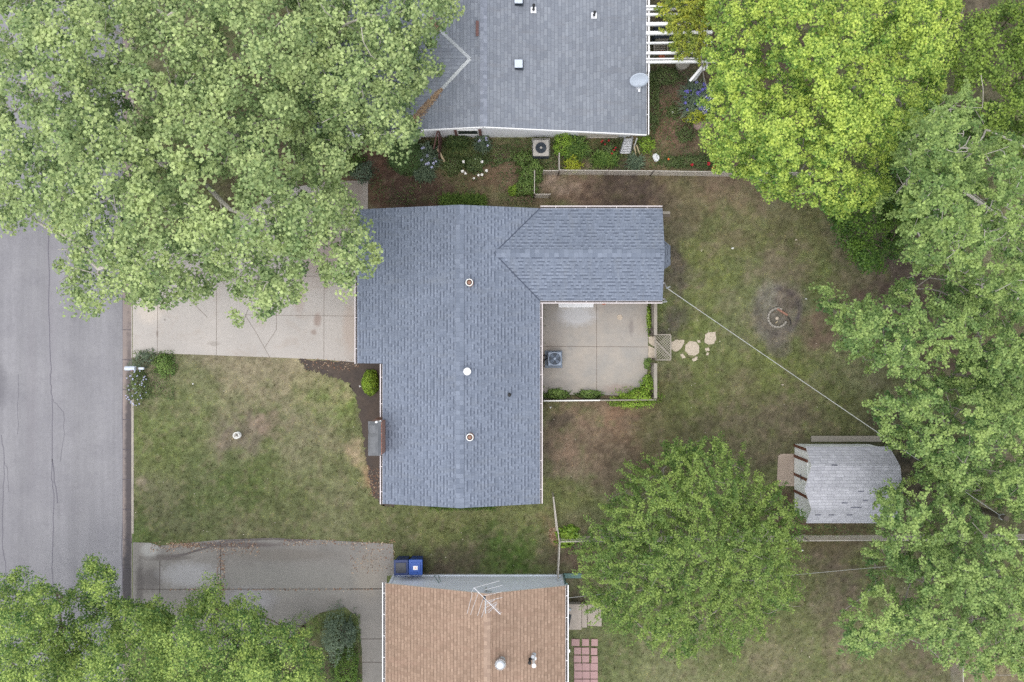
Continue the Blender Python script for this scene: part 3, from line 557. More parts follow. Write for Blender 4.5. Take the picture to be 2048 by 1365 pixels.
# ---- main house ----------------------------------------------------------
SL = .28
ze = 2.5; xE = P(1080, 0, ze).x; xW = P(765, 0, ze).x; xR = (xE+xW)/2; zr = ze+SL*(xE-xR)
xG = -6.57; zG = zr-SL*(xR-xG)
yN = P(0, 417, ze).y; yS = P(0, 1008, ze).y; yG = P(0, 727, zG).y
yw = P(0, 602, ze).y; ywr = (yN+yw)/2; zwr = ze+SL*(yN-yw)/2; x2 = P(1325, 0, ze).x; xv = xE-(yN-yw)/2
mh = thing('suburban_house', 'slate blue shingled L-shaped house in the middle with patio in its corner', 'house', (xR, (yN+yS)/2, 0))
zz = lambda x: zr-SL*abs(x-xR)
roof = roof_mesh('roof', [
    ([(xR, yS, zr), (xR, yN, zr), (xG, yN, zG), (xG, yG, zG), (xW, yG, zz(xW)), (xW, yS, zz(xW))], (0, 1, 0)),
    ([(xR, yN, zr), (xR, yS, zr), (xE, yS, ze), (xE, yw, ze), (xv, ywr, zwr), (xE, yN, ze)], (0, 1, 0)),
    ([(xE, yN, ze), (xv, ywr, zwr), (x2, ywr, zwr), (x2, yN, ze)], (1, 0, 0)),
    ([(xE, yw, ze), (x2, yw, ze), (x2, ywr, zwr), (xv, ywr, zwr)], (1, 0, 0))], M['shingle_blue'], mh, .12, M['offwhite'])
ridge_caps((xR, yS, zr), (xR, yN, zr), M['ridge_blue'], roof, SL)
ridge_caps((xv+.1, ywr, zwr), (x2, ywr, zwr), M['ridge_blue'], roof, SL)
M['valley'] = mat_plain('valley_seam', (62, 70, 86), .8, var=.2)
for sy, ye in ((1, yN), (-1, yw)):
    MB().beam((xv+.03, ywr, zwr+.012), (xE, ye, ze+.012), .035, .012).build('valley_seam', M['valley'], roof)
t = .12; ov = .42; zo = -.13
wall_mesh('wall', [(xG+ov, yG+.35, zz(xG+ov)+zo), (xW+ov, yG+.35, zz(xW+ov)+zo), (xW+ov, yS+.3, zz(xW+ov)+zo), (xR, yS+.3, zr+zo), (xE-ov, yS+.3, zz(xE-ov)+zo),
    (xE-ov, yw+.4, ze+SL*ov+zo), (x2-.25, yw+.4, ze+SL*.4+zo), (x2-.25, ywr, zwr+zo), (x2-.25, yN-.4, ze+SL*.4+zo), (xE-ov, yN-.4, ze+SL*.4+zo), (xE-ov, yN-.3, zz(xE-ov)+zo), (xR, yN-.3, zr+zo), (xG+ov, yN-.3, zz(xG+ov)+zo)], M['mainwall'], mh)
gw = .05
gutter([(xG-gw, yN, zG-.11), (xG-gw, yG-.03, zG-.11)], M['pinkgutter'], mh, brackets=1.2)
chy0, chy1 = P(0, 838, 3).y, P(0, 911, 3).y
gutter([(xW-gw, yG-.02, zz(xW)-.1), (xW-gw, chy0+.02, zz(xW)-.1)], M['pinkgutter'], mh, brackets=1.2)
gutter([(xW-gw, chy1-.02, zz(xW)-.1), (xW-gw, yS-.02, zz(xW)-.1)], M['pinkgutter'], mh, brackets=1.2)
gutter([(xE+gw, yS, ze-.1), (xE+gw, yw-.1, ze-.1)], M['pinkgutter'], mh, brackets=1.2)
gutter([(xE+.02, yw-gw, ze-.1), (x2, yw-gw, ze-.1)], M['pinkgutter'], mh, flip=True, brackets=1.2)
gutter([(xE+.02, yN+gw, ze-.1), (x2, yN+gw, ze-.1)], M['pinkgutter'], mh, brackets=1.2)
opening(mh, 'patio_door', ((P(1150, 0).x), yw+.4, 1.1), 1.9, 2.0, (0, -1, 0), M['screen'], M['glass'], 2)
opening(mh, 'window', (P(1260, 0).x-.3, yw+.4, 1.4), 1.2, 1.0, (0, -1, 0), M['screen'], M['glass'], 2)
opening(mh, 'window', (xW+ov, -5.6, 1.4), 1.6, 1.2, (-1, 0, 0), M['screen'], M['glass'], 2)
opening(mh, 'front_door', (xW+ov, -1.6, 1.05), .95, 2.05, (-1, 0, 0), M['screen'], M['brown'], 1)
opening(mh, 'window', (xE-ov, -4.5, 1.4), 1.4, 1.0, (1, 0, 0), M['screen'], M['glass'], 2)
opening(mh, 'window', (-4.2, yS+.3, 1.5), 1.2, 1.0, (0, -1, 0), M['screen'], M['glass'], 2)
mb = MB(); gx_ = xG+ov-.03
for k in range(4): mb.box((gx_, (yN+yG)/2+.1, .3+k*.53), (.05, 4.9, .5))
mb.build('garage_door', M['offwhite'], mh, bevel=.02)
# bay window roof on the east gable
bz = 2.05; bt = 2.45; bx = P(1341, 0, bz).x; gxw = x2-.25
by = [P(0, v, bz).y for v in (466, 492, 530, 553)]
mbv = [(gxw, by[0], bz), (bx-.0, by[1], bz), (bx, by[2], bz), (gxw, by[3], bz)]
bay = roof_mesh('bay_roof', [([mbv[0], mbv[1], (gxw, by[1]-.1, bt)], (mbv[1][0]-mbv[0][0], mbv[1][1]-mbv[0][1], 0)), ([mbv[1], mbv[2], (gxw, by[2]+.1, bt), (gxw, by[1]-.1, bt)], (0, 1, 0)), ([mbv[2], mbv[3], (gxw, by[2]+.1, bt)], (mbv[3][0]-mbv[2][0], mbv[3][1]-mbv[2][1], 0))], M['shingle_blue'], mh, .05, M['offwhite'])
mb = MB(); mb.prism([(gxw+.01, by[0]-.15), (bx-.1, by[1]-.08), (bx-.1, by[2]+.08), (gxw+.01, by[3]+.15)], .5, bz-.03); mb.build('bay_window', M['white'], mh)
mb = MB()
for z in (1.3,):
    mb.beam((bx-.095, by[1]-.2, z), (bx-.095, by[2]+.2, z), .02, .9)
mb.build('bay_pane', M['glass'], mh)
# chimney on the west wall with a grey weather cap
cxa = P(762, 0, 3.6).x; cxb = P(737, 0, 3.6).x; cya = P(0, 845, 3.6).y; cyb = P(0, 911, 3.6).y
mb = MB(); mb.box(((cxa+cxb)/2+.02, (cya+cyb)/2, 1.7), (abs(cxa-cxb)-.0, cya-cyb+.0, 3.6)); ch = mb.build('chimney', M['mainwall'], mh, bevel=.01)
mb = MB(); k = 5; r = random.Random(4)
zt = 3.52
g = [[Vector((cxb-.03+(cxa-cxb+.02)*i/k, cyb-.03+(cya-cyb+.06)*j/9, zt+.16*math.sin(math.pi*i/k)**.7*math.sin(math.pi*j/9)**.5+(.05*r.random() if 0 < i < k and 0 < j < 9 else 0)+(-.09 if abs(j-6) < 1 and i < 4 else 0))) for j in range(10)] for i in range(k+1)]
vs = [p for row in g for p in row]; mb.add(vs, [(i*10+j, (i+1)*10+j, (i+1)*10+j+1, i*10+j+1) for i in range(k) for j in range(9)])
cp = mb.build('chimney_cap', M['slate'], ch); sm = cp.modifiers.new('thick', 'SOLIDIFY'); sm.thickness = .05
mb = MB(); mb.lathe((cxa-.2, cya-.02, zt-.1), [(.07, 0), (.07, .12), (.03, .16)], 10); mb.box((cxa-.08, cya+.0, zt-.1), (.14, .1, .1), .4); mb.build('flue_bracket', M['white'], ch, bevel=.01)
def rooftop(px, py, zf):   # a point on the roof surface under a pixel
    z = 3.0
    for _ in range(8): p = P(px, py, z); z = zf(p.x, p.y)
    p = P(px, py, z); return p
zmain = lambda x, y: zr-SL*abs(x-xR)
for (px, py) in ((939, 566), (940, 874)):
    p = rooftop(px, py, zmain); mb = MB(); mb.lathe(p+Vector((0, 0, -.03)), [(.17, 0), (.17, .03), (.11, .05), (.11, .2)], 20); v = mb.build('roof_vent', M['copper'], mh)
    mb = MB(); mb.lathe(p+Vector((0, 0, .17)), [(.15, 0), (.155, .03), (.15, .05), (.115, .055), (.115, .0)], 24); mb.build('vent_rim', M['offwhite'], v)
    mb = MB(); mb.lathe(p+Vector((0, 0, .17)), [(.1, 0), (.07, .035), (.012, .045)], 16); mb.build('vent_cap', M['copper'], v)
p = rooftop(935, 743, zmain); mb = MB(); mb.lathe(p+Vector((0, 0, -.03)), [(.13, 0), (.13, .22), (.155, .23), (.155, .27), (.11, .3), (.02, .31)], 24); mb.build('white_roof_vent', M['white'], mh)
p = rooftop(1018, 790, zmain); mb = MB(); mb.lathe(p+Vector((0, 0, -.03)), [(.1, 0), (.09, .03), (.045, .05), (.045, .28), (.035, .28)], 14); mb.build('vent_pipe', M['black'], mh)
# downspout by the patio, electric meter and mast at the east corner
mb = MB(); q = Vector((x2-.18, yw+.02, 0)); mb.box((x2-.1, yw+.3, 1.5), (.3, .26, .5)); mb.lathe((x2+.07, yw+.3, 1.5), [(.09, 0), (.09, .1), (.05, .13)], 16, axis=(1, 0, 0)); mb.build('electric_meter', M['galv'], mh, bevel=.01)
mpt = P(1336, 577, 3.0); mb = MB(); mb.tube([(x2-.1, yw+.75, 2.3), (mpt.x-.02, yw+.75, 2.35), (mpt.x-.02, mpt.y, 2.9), (mpt.x, mpt.y+.04, 3.05), (mpt.x+.08, mpt.y+.06, 3.0)], .028, 8); mb.build('service_mast', M['alu'], mh)
mb = MB(); mb.tube([(x2-.05, yw-.05, ze-.1), (x2+.22, yw-.02, 2.2), (x2+.2, yw+.1, 1.9), (x2-.1, yw+.2, 1.7), (x2-.15, yw+.25, .1)], .04, 8); mb.build('downspout', M['alu'], mh)
# ---- north neighbour -------------------------------------------------------
S2 = .19; nzr = 3.9; nxR = -1.15; nxE = P(1293, 0, 2.6).x; nxW = -4.45; ny = 8.66; nyT = 22.0
nz = lambda x: nzr-S2*abs(x-nxR)
nzE = nz(nxE); nzW = nz(nxW); vx = -1.70; vz = nz(vx); wy = 11.43; hw = vx-nxW; wxe = -8.2
nh = thing('suburban_house', 'grey roofed house with white south wall beside the pergola at the top', 'house', (nxR, 14, 0))
nroof = roof_mesh('roof', [
    ([(nxR, ny, nzr), (nxE, ny, nzE), (nxE, nyT, nzE), (nxR, nyT, nzr)], (0, 1, 0)),
    ([(nxR, ny, nzr), (nxR, nyT, nzr), (nxW, nyT, nzW), (nxW, wy+hw, nzW), (vx, wy, vz), (nxW, wy-hw, nzW), (nxW, ny, nzW)], (0, 1, 0)),
    ([(vx, wy, vz), (wxe, wy, vz), (wxe, wy-hw, nzW), (nxW, wy-hw, nzW)], (1, 0, 0)),
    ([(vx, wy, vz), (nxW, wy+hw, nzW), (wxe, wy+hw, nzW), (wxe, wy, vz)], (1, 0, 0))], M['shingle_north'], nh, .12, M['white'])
M['ridge_grey'] = mat_cap('ridge_shingles_grey', (116, 121, 132), (138, 143, 154))
ridge_caps((nxR, ny, nzr), (nxR, nyT, nzr), M['ridge_grey'], nroof, S2, .15, .16)
for s in (1, -1):
    MB().beam((vx, wy, vz+.015), (vx+(nxW-vx), wy+s*hw, nzW+.015), .13, .012).build('valley_flashing', M['galv'], nroof)
r = np.random.RandomState(12); m = 2600; tt = np.where(r.rand(m) < .8, .42+.56*r.rand(m), .8+.2*r.rand(m)); wv = .1*np.sin(np.clip((tt-.38)*4, 0, 3.1))+.02
sgn = np.where(r.rand(m) < .82, -1, 1); tt = np.where(sgn > 0, .45+.2*r.rand(m), tt)
cx_ = vx+(nxW-vx)*tt; cy_ = wy+sgn*hw*tt; off = r.randn(m)*wv*.8; cx_ = cx_+off*.7; cy_ = cy_-sgn*off*-.7
pz = np.array([nz(x) for x in cx_])+.03; a = r.uniform(0, 6.28, m); L = r.uniform(.02, .045, m)[:, None]
pp = np.stack([cx_, cy_, pz], 1); d = np.stack([np.cos(a), np.sin(a), np.zeros(m)], 1); e = np.stack([-np.sin(a), np.cos(a), np.zeros(m)], 1)
pal = lin([(160, 134, 106), (134, 110, 90), (112, 92, 78), (184, 162, 132)])
o = link('roof_leaf_debris', np_mesh('roof_leaf_debris', np.stack([pp-d*L, pp+e*L*.7, pp+d*L+np.array([0, 0, .015])], 1).reshape(-1, 3), 3, M['grass'], {'tint': pal[r.randint(0, 4, m)]}), nroof); tag(o, kind='stuff')
wy0 = P(0, 275, 0).y
wall_mesh('wall', [(-4.1, wy0, nz(-4.1)-.13), (nxR, wy0, nzr-.13), (nxE-.35, wy0, nz(nxE-.35)-.13), (nxE-.35, 21.7, nz(nxE-.35)-.13), (nxR, 21.7, nzr-.13), (-4.1, 21.7, nz(-4.1)-.13), (-4.1, wy+hw-.3, nz(-4.1)-.13), (wxe+.3, wy+hw-.3, nzW-.1), (wxe+.3, wy, vz-.13), (wxe+.3, wy-hw+.4, nzW-.1), (-4.1, wy-hw+.4, nzW-.1)], M['northwall'], nh)
mb = MB(); 
for a, b in (((nxW, nzW), (nxR, nzr)), ((nxR, nzr), (nxE, nzE))): mb.beam((a[0], ny-.015, a[1]-.09), (b[0], ny-.015, b[1]-.09), .03, .16)
mb.build('barge_board', M['white'], nh)
gutter([(nxE+.05, ny, nzE-.1), (nxE+.05, nyT, nzE-.1)], M['gutter'], nh, brackets=1.5)
gutter([(nxW-.04, ny+.0, nzW-.1), (wxe, ny+.0, nzW-.1)], M['gutter'], nh, brackets=1.5)
opening(nh, 'window', (P(936, 0, 1).x, wy0, 1.0), .92, .85, (0, -1, 0), M['screen'], M['glass'], 1)
c0 = P(936, 0, 1).x
for s in (-1, 1): MB().box((c0+s*.53, wy0-.035, 1.0), (.13, .05, .95)).build('shutter', M['rustbrown'], nh)
M['cream'] = mat_plain('cream_door_frame', (200, 194, 184), .6, var=.1)
opening(nh, 'garden_door', (P(1197, 0, .6).x, wy0, .95), 1.75, 1.8, (0, -1, 0), M['cream'], M['cream'], 2)
opening(nh, 'window', (P(812, 0, 1).x+.3, wy0, 1.1), .7, .8, (0, -1, 0), M['white'], M['glass'], 2)
znr = lambda x, y: nz(x)
for (px, py) in ((1037, 3), (1037, 131)):
    p = rooftop(px, py, znr); mb = MB(); mb.box(p+Vector((0, 0, .0)), (.4, .4, .06)); mb.box(p+Vector((0, 0, .09)), (.28, .28, .14)); v = mb.build('box_vent', M['dark_metal'], nh, bevel=.01)
    mb = MB(); mb.box(p+Vector((0, 0, .2)), (.33, .33, .06)); mb.build('vent_lid', M['paleblue'], v, bevel=.02)
for (px, py, hh) in ((1067, 20, .45), (1188, 31, .3)):
    p = rooftop(px, py, znr); mb = MB(); mb.box(p+Vector((.0, -.02, .02)), (.24, .26, .03)); v = mb.build('pipe_flashing', M['alu'], nh, bevel=.01)
    mb = MB(); mb.lathe(p+Vector((0, 0, 0)), [(.07, 0), (.045, .07), (.04, hh), (.03, hh)], 12); mb.lathe(p+Vector((0, 0, hh)), [(.06, 0), (.06, .05), (.02, .07)], 12); mb.build('vent_pipe', M['black'], v)
mb = MB(); p = rooftop(957, 58, znr); mb.box(p+Vector((-.05, 0, .035)), (.12, .62, .04)); mb.build('ridge_slot', M['rustbrown'], nh, bevel=.01)
# satellite dish on the east edge of the roof
p0 = rooftop(1277, 176, znr); dc = P(1278, 158, nzE+.55)
sd_ = thing('satellite_dish', 'pale oval satellite dish on the east edge of the grey roof', 'satellite dish', p0)
mb = MB(); ax = Vector((.02, -.88, .47)).normalized(); 
mb.lathe(dc, [(.01, 0), (.2, .012), (.32, .035), (.39, .075), (.385, .085), (.3, .05), (.01, .03)], 32, axis=ax); mb.build('dish', M['paleblue'], sd_, smooth=True)
mb = MB(); mb.tube([p0-Vector((0, 0, .03)), p0+Vector((0, .1, .2)), dc-ax*.02], .025, 8); mb.box(p0+Vector((0, 0, .01)), (.2, .14, .02)); mb.build('mount', M['alu'], sd_)
mb = MB(); lb = dc-Vector((0, .2, .2)); tip = dc+ax*.42-Vector((0, .12, .22)); mb.tube([dc+Vector((0, 0, -.3)), tip], .015, 6); mb.box(tip, (.08, .1, .07)); mb.build('receiver_arm', M['alu'], sd_)
# ---- south neighbour ---------------------------------------------------------
S3 = .34; szr = 3.72; sxR = P(974, 0, szr).x; sxE = P(1131, 0, 2.6).x; szE = szr-S3*(sxE-sxR); sxW = -5.37; szW = szr-S3*(sxR-sxW); sy = P(0, 1172, 2.6).y; syB = -22.0
sh = thing('suburban_house', 'brown roofed house with pale blue siding gable at the bottom', 'house', (sxR, -15, 0))
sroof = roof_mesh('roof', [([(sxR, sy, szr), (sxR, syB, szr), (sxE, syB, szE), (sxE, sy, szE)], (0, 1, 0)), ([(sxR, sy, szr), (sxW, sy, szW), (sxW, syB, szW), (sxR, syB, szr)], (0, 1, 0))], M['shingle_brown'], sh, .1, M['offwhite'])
ridge_caps((sxR, sy, szr), (sxR, syB, szr), M['ridge_brown'], sroof, S3, .14, .16)
wsy = P(0, 1150).y; sz3 = lambda x: szr-S3*abs(x-sxR)
wall_mesh('wall', [(-5.3, syB+.3, sz3(-5.3)-.1), (sxR, syB+.3, szr-.1), (2.22, syB+.3, sz3(2.22)-.1), (2.22, wsy, sz3(2.22)-.1), (sxR, wsy, szr-.1), (-5.3, wsy, sz3(-5.3)-.1)], M['siding'], sh)
mb = MB()
for x in (-5.3, 2.22): mb.box((x, wsy+.005, sz3(x)/2-.1), (.1, .06, sz3(x)-.2))
mb.box((-1.5, wsy+.01, .1), (7.4, .04, .2)); mb.build('corner_trim', M['siding'], sh)
gutter([(sxW-.06, sy+.03, szW-.1), (sxW-.06, syB, szW-.1)], M['gutter'], sh, .1, brackets=.9)
gutter([(sxE+.06, sy+.03, szE-.1), (sxE+.06, syB, szE-.1)], M['gutter'], sh, .1, brackets=.9)
zsr = lambda x, y: sz3(x)
p = rooftop(1001, 1322, zsr); mb = MB(); mb.lathe(p-Vector((0, 0, .05)), [(.2, 0), (.15, .06), (.14, .3)], 20); v = mb.build('turbine_vent', M['galv'], sh)
mb = MB(); mb.lathe(p+Vector((0, 0, .24)), [(.16, 0), (.21, .08), (.22, .16), (.18, .25), (.1, .3), (.01, .32)], 24); mb.build('turbine_head', M['alu'], v, smooth=True)
mb = MB()
for k in range(18): a = k*math.pi/9; mb.box(p+Vector((.21*math.cos(a), .21*math.sin(a), .34)), (.012, .05, .2), a+.6)
mb.build('turbine_fins', M['galv'], v)
for (px, py, rr, hh, mt, nm) in ((1066, 1310, .09, .25, 'galv', 'vent_pipe'), (1059, 1319, .075, .4, 'black', 'vent_pipe'), (1067, 1318, .09, .75, 'white', 'vent_pipe')):
    p = rooftop(px, py, zsr); mb = MB(); mb.lathe(p-Vector((0, 0, .05)), [(rr+.05, 0), (rr*.6, .07), (rr*.6, hh), (rr, hh+.01), (rr, hh+.06), (rr*.5, hh+.09)], 16); mb.build(nm, M[mt], sh)
mb = MB(); mb.tube([(P(878, 0, 1.2).x, wsy+.02, 1.3), (P(872, 0).x, wsy+.2, .9), (P(880, 0).x, wsy+.22, .85), (P(886, 0).x, wsy+.05, 1.3)], .015, 6); mb.build('hose_hook', M['greenmetal'], sh)
mb = MB(); mb.tube([(-.2, wsy+.03, 2.6), (.9, wsy+.03, 2.45), (2.2, wsy+.03, 2.3)], .012, 6); mb.build('antenna_cable', M['dark_metal'], sh)
mb = MB(); mb.tube([(sxE+.06, sy+.06, szE-.08), (2.3, wsy+.06, 1.9), (2.3, wsy+.06, .12), (2.45, wsy+.05, .06)], .04, 8); mb.box((2.75, wsy-.03, .05), (.75, .22, .05)); mb.build('downspout', M['greenmetal'], sh, bevel=.01)
mb = MB(); mb.lathe((2.42, P(0, 1199).y, 1.4), [(.07, 0), (.07, .12), (.03, .16)], 14, axis=(1, 0, .2)); mb.box((2.3, P(0, 1199).y, 1.4), (.2, .22, .34)); mb.build('electric_meter', M['galv'], sh, bevel=.01)
mb = MB(); py_ = P(0, 1302, .8).y; mb.tube([(2.22, py_, .8), (2.5, py_, .8), (2.55, py_, .7)], .03, 8); mb.lathe((2.48, py_, .82), [(.08, 0), (.08, .02)], 12); mb.box((2.42, py_-.02, .8), (.12, .16, .1)); mb.build('garden_tap', M['alu'], sh)
# TV antenna on a mast above the gable
am = P(969, 1183, 3.4); az = 5.1
an = thing('tv_antenna', 'white rooftop television aerial above the blue gable', 'antenna', (am.x, wsy+.1, 2.4))
mb = MB(); top = P(971, 1198, az); mb.tube([(P(972, 0, 2.4).x, wsy+.08, 2.2), (top.x, wsy-.15, az-.2), (top.x, top.y, az+.2)], .022, 8); mb.box((P(976, 0, 3).x, wsy+.05, 2.9), (.3, .12, .06)); mb.build('mast', M['alu'], an)
A = lambda px, py, z=az: P(px, py, z)
mb = MB(); mb.beam(A(948, 1176), A(1001, 1229), .022, .022); mb.build('boom', M['aerial'], an)
els = [((948,1176),(1000,1162)),((948,1176),(942,1187)),((957,1185),(941,1230)),((945,1187),(934,1228)),((969,1192),(1003,1184)),((966,1199),(955,1232)),((974,1203),(963,1235)),((973,1203),(1005,1195)),((971,1216),(994,1204)),((975,1222),(995,1207)),((969,1211),(990,1200)),((977,1226),(993,1210)),((985,1214),(992,1208)),((970,1170+10),(1005,1171))]
mb = MB()
for a, b in els: mb.tube([A(*a), A(*b)], .0075, 5)
for i in range(9):
    c = A(978+i*2.7, 1206+i*2.7, az); mb.tube([c+Vector((-.05, -.05, -.07)), c+Vector((.07, .07, .05))], .008, 4)
mb.build('element', M['aerial'], an)
mb = MB(); mb.box(A(969, 1196, az-.05), (.1, .12, .1)); mb.build('clamp', M['dark_metal'], an)
# ---- barn shed -----------------------------------------------------------------
X0 = P(1589, 0).x; X1 = 16.2; shY = [-4.53, -5.25, -6.17, -7.06, -7.82]; shZ = [1.75, 2.5, 2.88, 2.5, 1.75]
he = P(1613, 0, 1.8).x; hk = P(1624, 0, 2.5).x; hr = P(1611, 0, 2.9).x
sx = [he, hk-.02, hr-.02, hk-.02, he]; ex = [16.2, 16.32, 16.26, 16.32, 16.3]
sd2 = thing('barn_shed', 'white barn style garden shed with pale grey gambrel roof', 'shed', ((X0+X1)/2, -6.17, 0))
pl = []
for i in range(4):
    a, b = i, i+1
    pl.append(([(sx[a], shY[a], shZ[a]), (ex[a], shY[a], shZ[a]), (ex[b], shY[b], shZ[b]), (sx[b], shY[b], shZ[b])], (1, 0, 0)))
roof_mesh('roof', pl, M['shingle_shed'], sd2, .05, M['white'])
wx0 = X0; ins = .1
me = MB(); wy_ = [shY[0]-ins, shY[1]-.03, shY[2], shY[3]+.03, shY[4]+ins]; wz_ = [shZ[0]-.08, shZ[1]-.1, shZ[2]-.08, shZ[3]-.1, shZ[4]-.08]
for x, s in ((wx0, 1), (X1-.15, -1)):
    vs = [(x, wy_[0], 0), *[(x, wy_[i], wz_[i]) for i in range(5)], (x, wy_[4], 0)]; me.add(vs, [tuple(range(7))[::s]])
me.add([(wx0, wy_[0], 0), (X1-.15, wy_[0], 0), (X1-.15, wy_[0], wz_[0]), (wx0, wy_[0], wz_[0])], [(0, 1, 2, 3)]); me.add([(wx0, wy_[4], 0), (X1-.15, wy_[4], 0), (X1-.15, wy_[4], wz_[4]), (wx0, wy_[4], wz_[4])], [(3, 2, 1, 0)])
me.build('wall', M['shedwall'], sd2)
# slanted gable soffit between the front wall and the overhanging roof edge
mb = MB()
for i in range(4):
    mb.add([(sx[i], shY[i], shZ[i]-.055), (sx[i+1], shY[i+1], shZ[i+1]-.055), (wx0, wy_[i+1], wz_[i+1]), (wx0, wy_[i], wz_[i])], [(0, 1, 2, 3)])
mb.build('gable_trim', M['white'], sd2)
dz = 1.72
for y, w_ in ((-4.69, .11), (P(0, 912).y, .12), (P(0, 948).y, .12), (P(0, 981).y, .12)):
    mb = MB(); mb.box((X0-.03, y, dz/2+.03), (.05, w_, dz)); mb.build('corner_board', M['brown'], sd2, bevel=.005)
ya, yb, yc = P(0, 912).y, P(0, 948).y, P(0, 981).y
for a, b in ((ya, yb), (yb, yc)):
    mb = MB(); mb.box((X0-.02, (a+b)/2, dz/2+.05), (.03, abs(a-b)-.13, dz-.05)); d_ = mb.build('door', M['shedwall'], sd2)
mb = MB(); mb.beam((X0-.06, yb+.15, 1.0), (X0-.06, yb-.15, 1.0), .02, .03); mb.build('latch', M['dark_metal'], sd2)
mb = MB()
rr_ = random.Random(2)
M['patch'] = mat_plain('missing_shingle_tab', (108, 110, 122), .9, var=.1)
zsh = lambda x, y: float(np.interp(-y, [-v for v in shY], shZ))
for (px, py, L) in ((1669,931,12),(1722,983,12),(1759,983,12),(1689,1006,12),(1731,1001,10),(1712,1015,22),(1636,1030,12),(1663,1030,12),(1699,1030,12)):
    p = rooftop(px, py, zsh); e = .012
    i = 0 if p.y > shY[1] else 1 if p.y > shY[2] else 2 if p.y > shY[3] else 3
    sl = (shZ[i+1]-shZ[i])/(shY[i+1]-shY[i]); L_ = L*.0209/2; n = Vector((0, -sl, 1)).normalized()
    mb = MB(); mb.add([Vector((p.x-L_, p.y-.03, p.z-.03*sl))+n*e, Vector((p.x+L_, p.y-.03, p.z-.03*sl))+n*e, Vector((p.x+L_, p.y+.025, p.z+.025*sl))+n*e, Vector((p.x-L_, p.y+.025, p.z+.025*sl))+n*e], [(0, 1, 2, 3)]); mb.build('missing_tab', M['patch'], sd2)
# ================================================================ TREES AND PLANTS
def leaf_verts(c, n, L, W, r, fold=.25, droop=.12):
    m = len(c); a = r.normal(size=(m, 3)); t = a-n*np.sum(a*n, 1, keepdims=True); t /= np.linalg.norm(t, axis=1, keepdims=True)+1e-9
    b = np.cross(n, t); L = L[:, None]; W = W[:, None]
    return np.stack([c-t*L*.5, c+b*W*.5+n*W*fold-t*L*.06, c+t*L*.5-n*L*droop, c-b*W*.5+n*W*fold-t*L*.06], 1).reshape(-1, 3)
def unit(v): return v/(np.linalg.norm(v, axis=1, keepdims=True)+1e-9)
def grow(base, trunk_top, targets, r_tip, r, jit=.12, lift=.25, expo=2.3, cosw=.6):
    """limbs that fork from the trunk towards every target; pipe-model radii"""
    nodes = [Vector(base)]; par = [-1]; base, trunk_top = Vector(base), Vector(trunk_top)
    for k in range(1, 5): nodes.append(base.lerp(trunk_top, k/4)+Vector((r.normal()*jit*.4, r.normal()*jit*.4, 0))); par.append(len(nodes)-2)
    arr = [tuple(p) for p in nodes]; first = 2
    order = np.argsort(np.linalg.norm(targets-np.array(trunk_top), axis=1)); chains = []
    for ti in order:
        T = targets[ti]; A_ = np.array(arr); d = T-A_; dist = np.linalg.norm(d, axis=1)
        cost = dist+np.maximum(A_[:, 2]-T[2]+.1, 0)*1.5; cost[:first] = 1e9; j = int(np.argmin(cost)); s0 = A_[j]; D = dist[j]
        if D < .05: continue
        k = max(2, min(6, int(D/.55)+1)); prev = j; ch = [j]
        side = unit(r.normal(size=(1, 3)))[0]*D*jit
        for q in range(1, k+1):
            t_ = q/k; p = s0+(T-s0)*t_+side*math.sin(math.pi*t_)+np.array([0, 0, lift*D*.25*math.sin(math.pi*t_)])+(r.normal(size=3)*jit*.25*D/k if q < k else 0)
            arr.append(tuple(p)); par.append(prev); prev = len(arr)-1; ch.append(prev)
        chains.append(ch)
    w_ = np.zeros(len(arr)); has = np.zeros(len(arr), bool)
    for i in par:
        if i >= 0: has[i] = True
    w_[~has] = r_tip**expo
    for i in range(len(arr)-1, 0, -1): w_[par[i]] += w_[i]
    return arr, [[0, 1, 2, 3, 4]]+chains, w_**(1/expo)
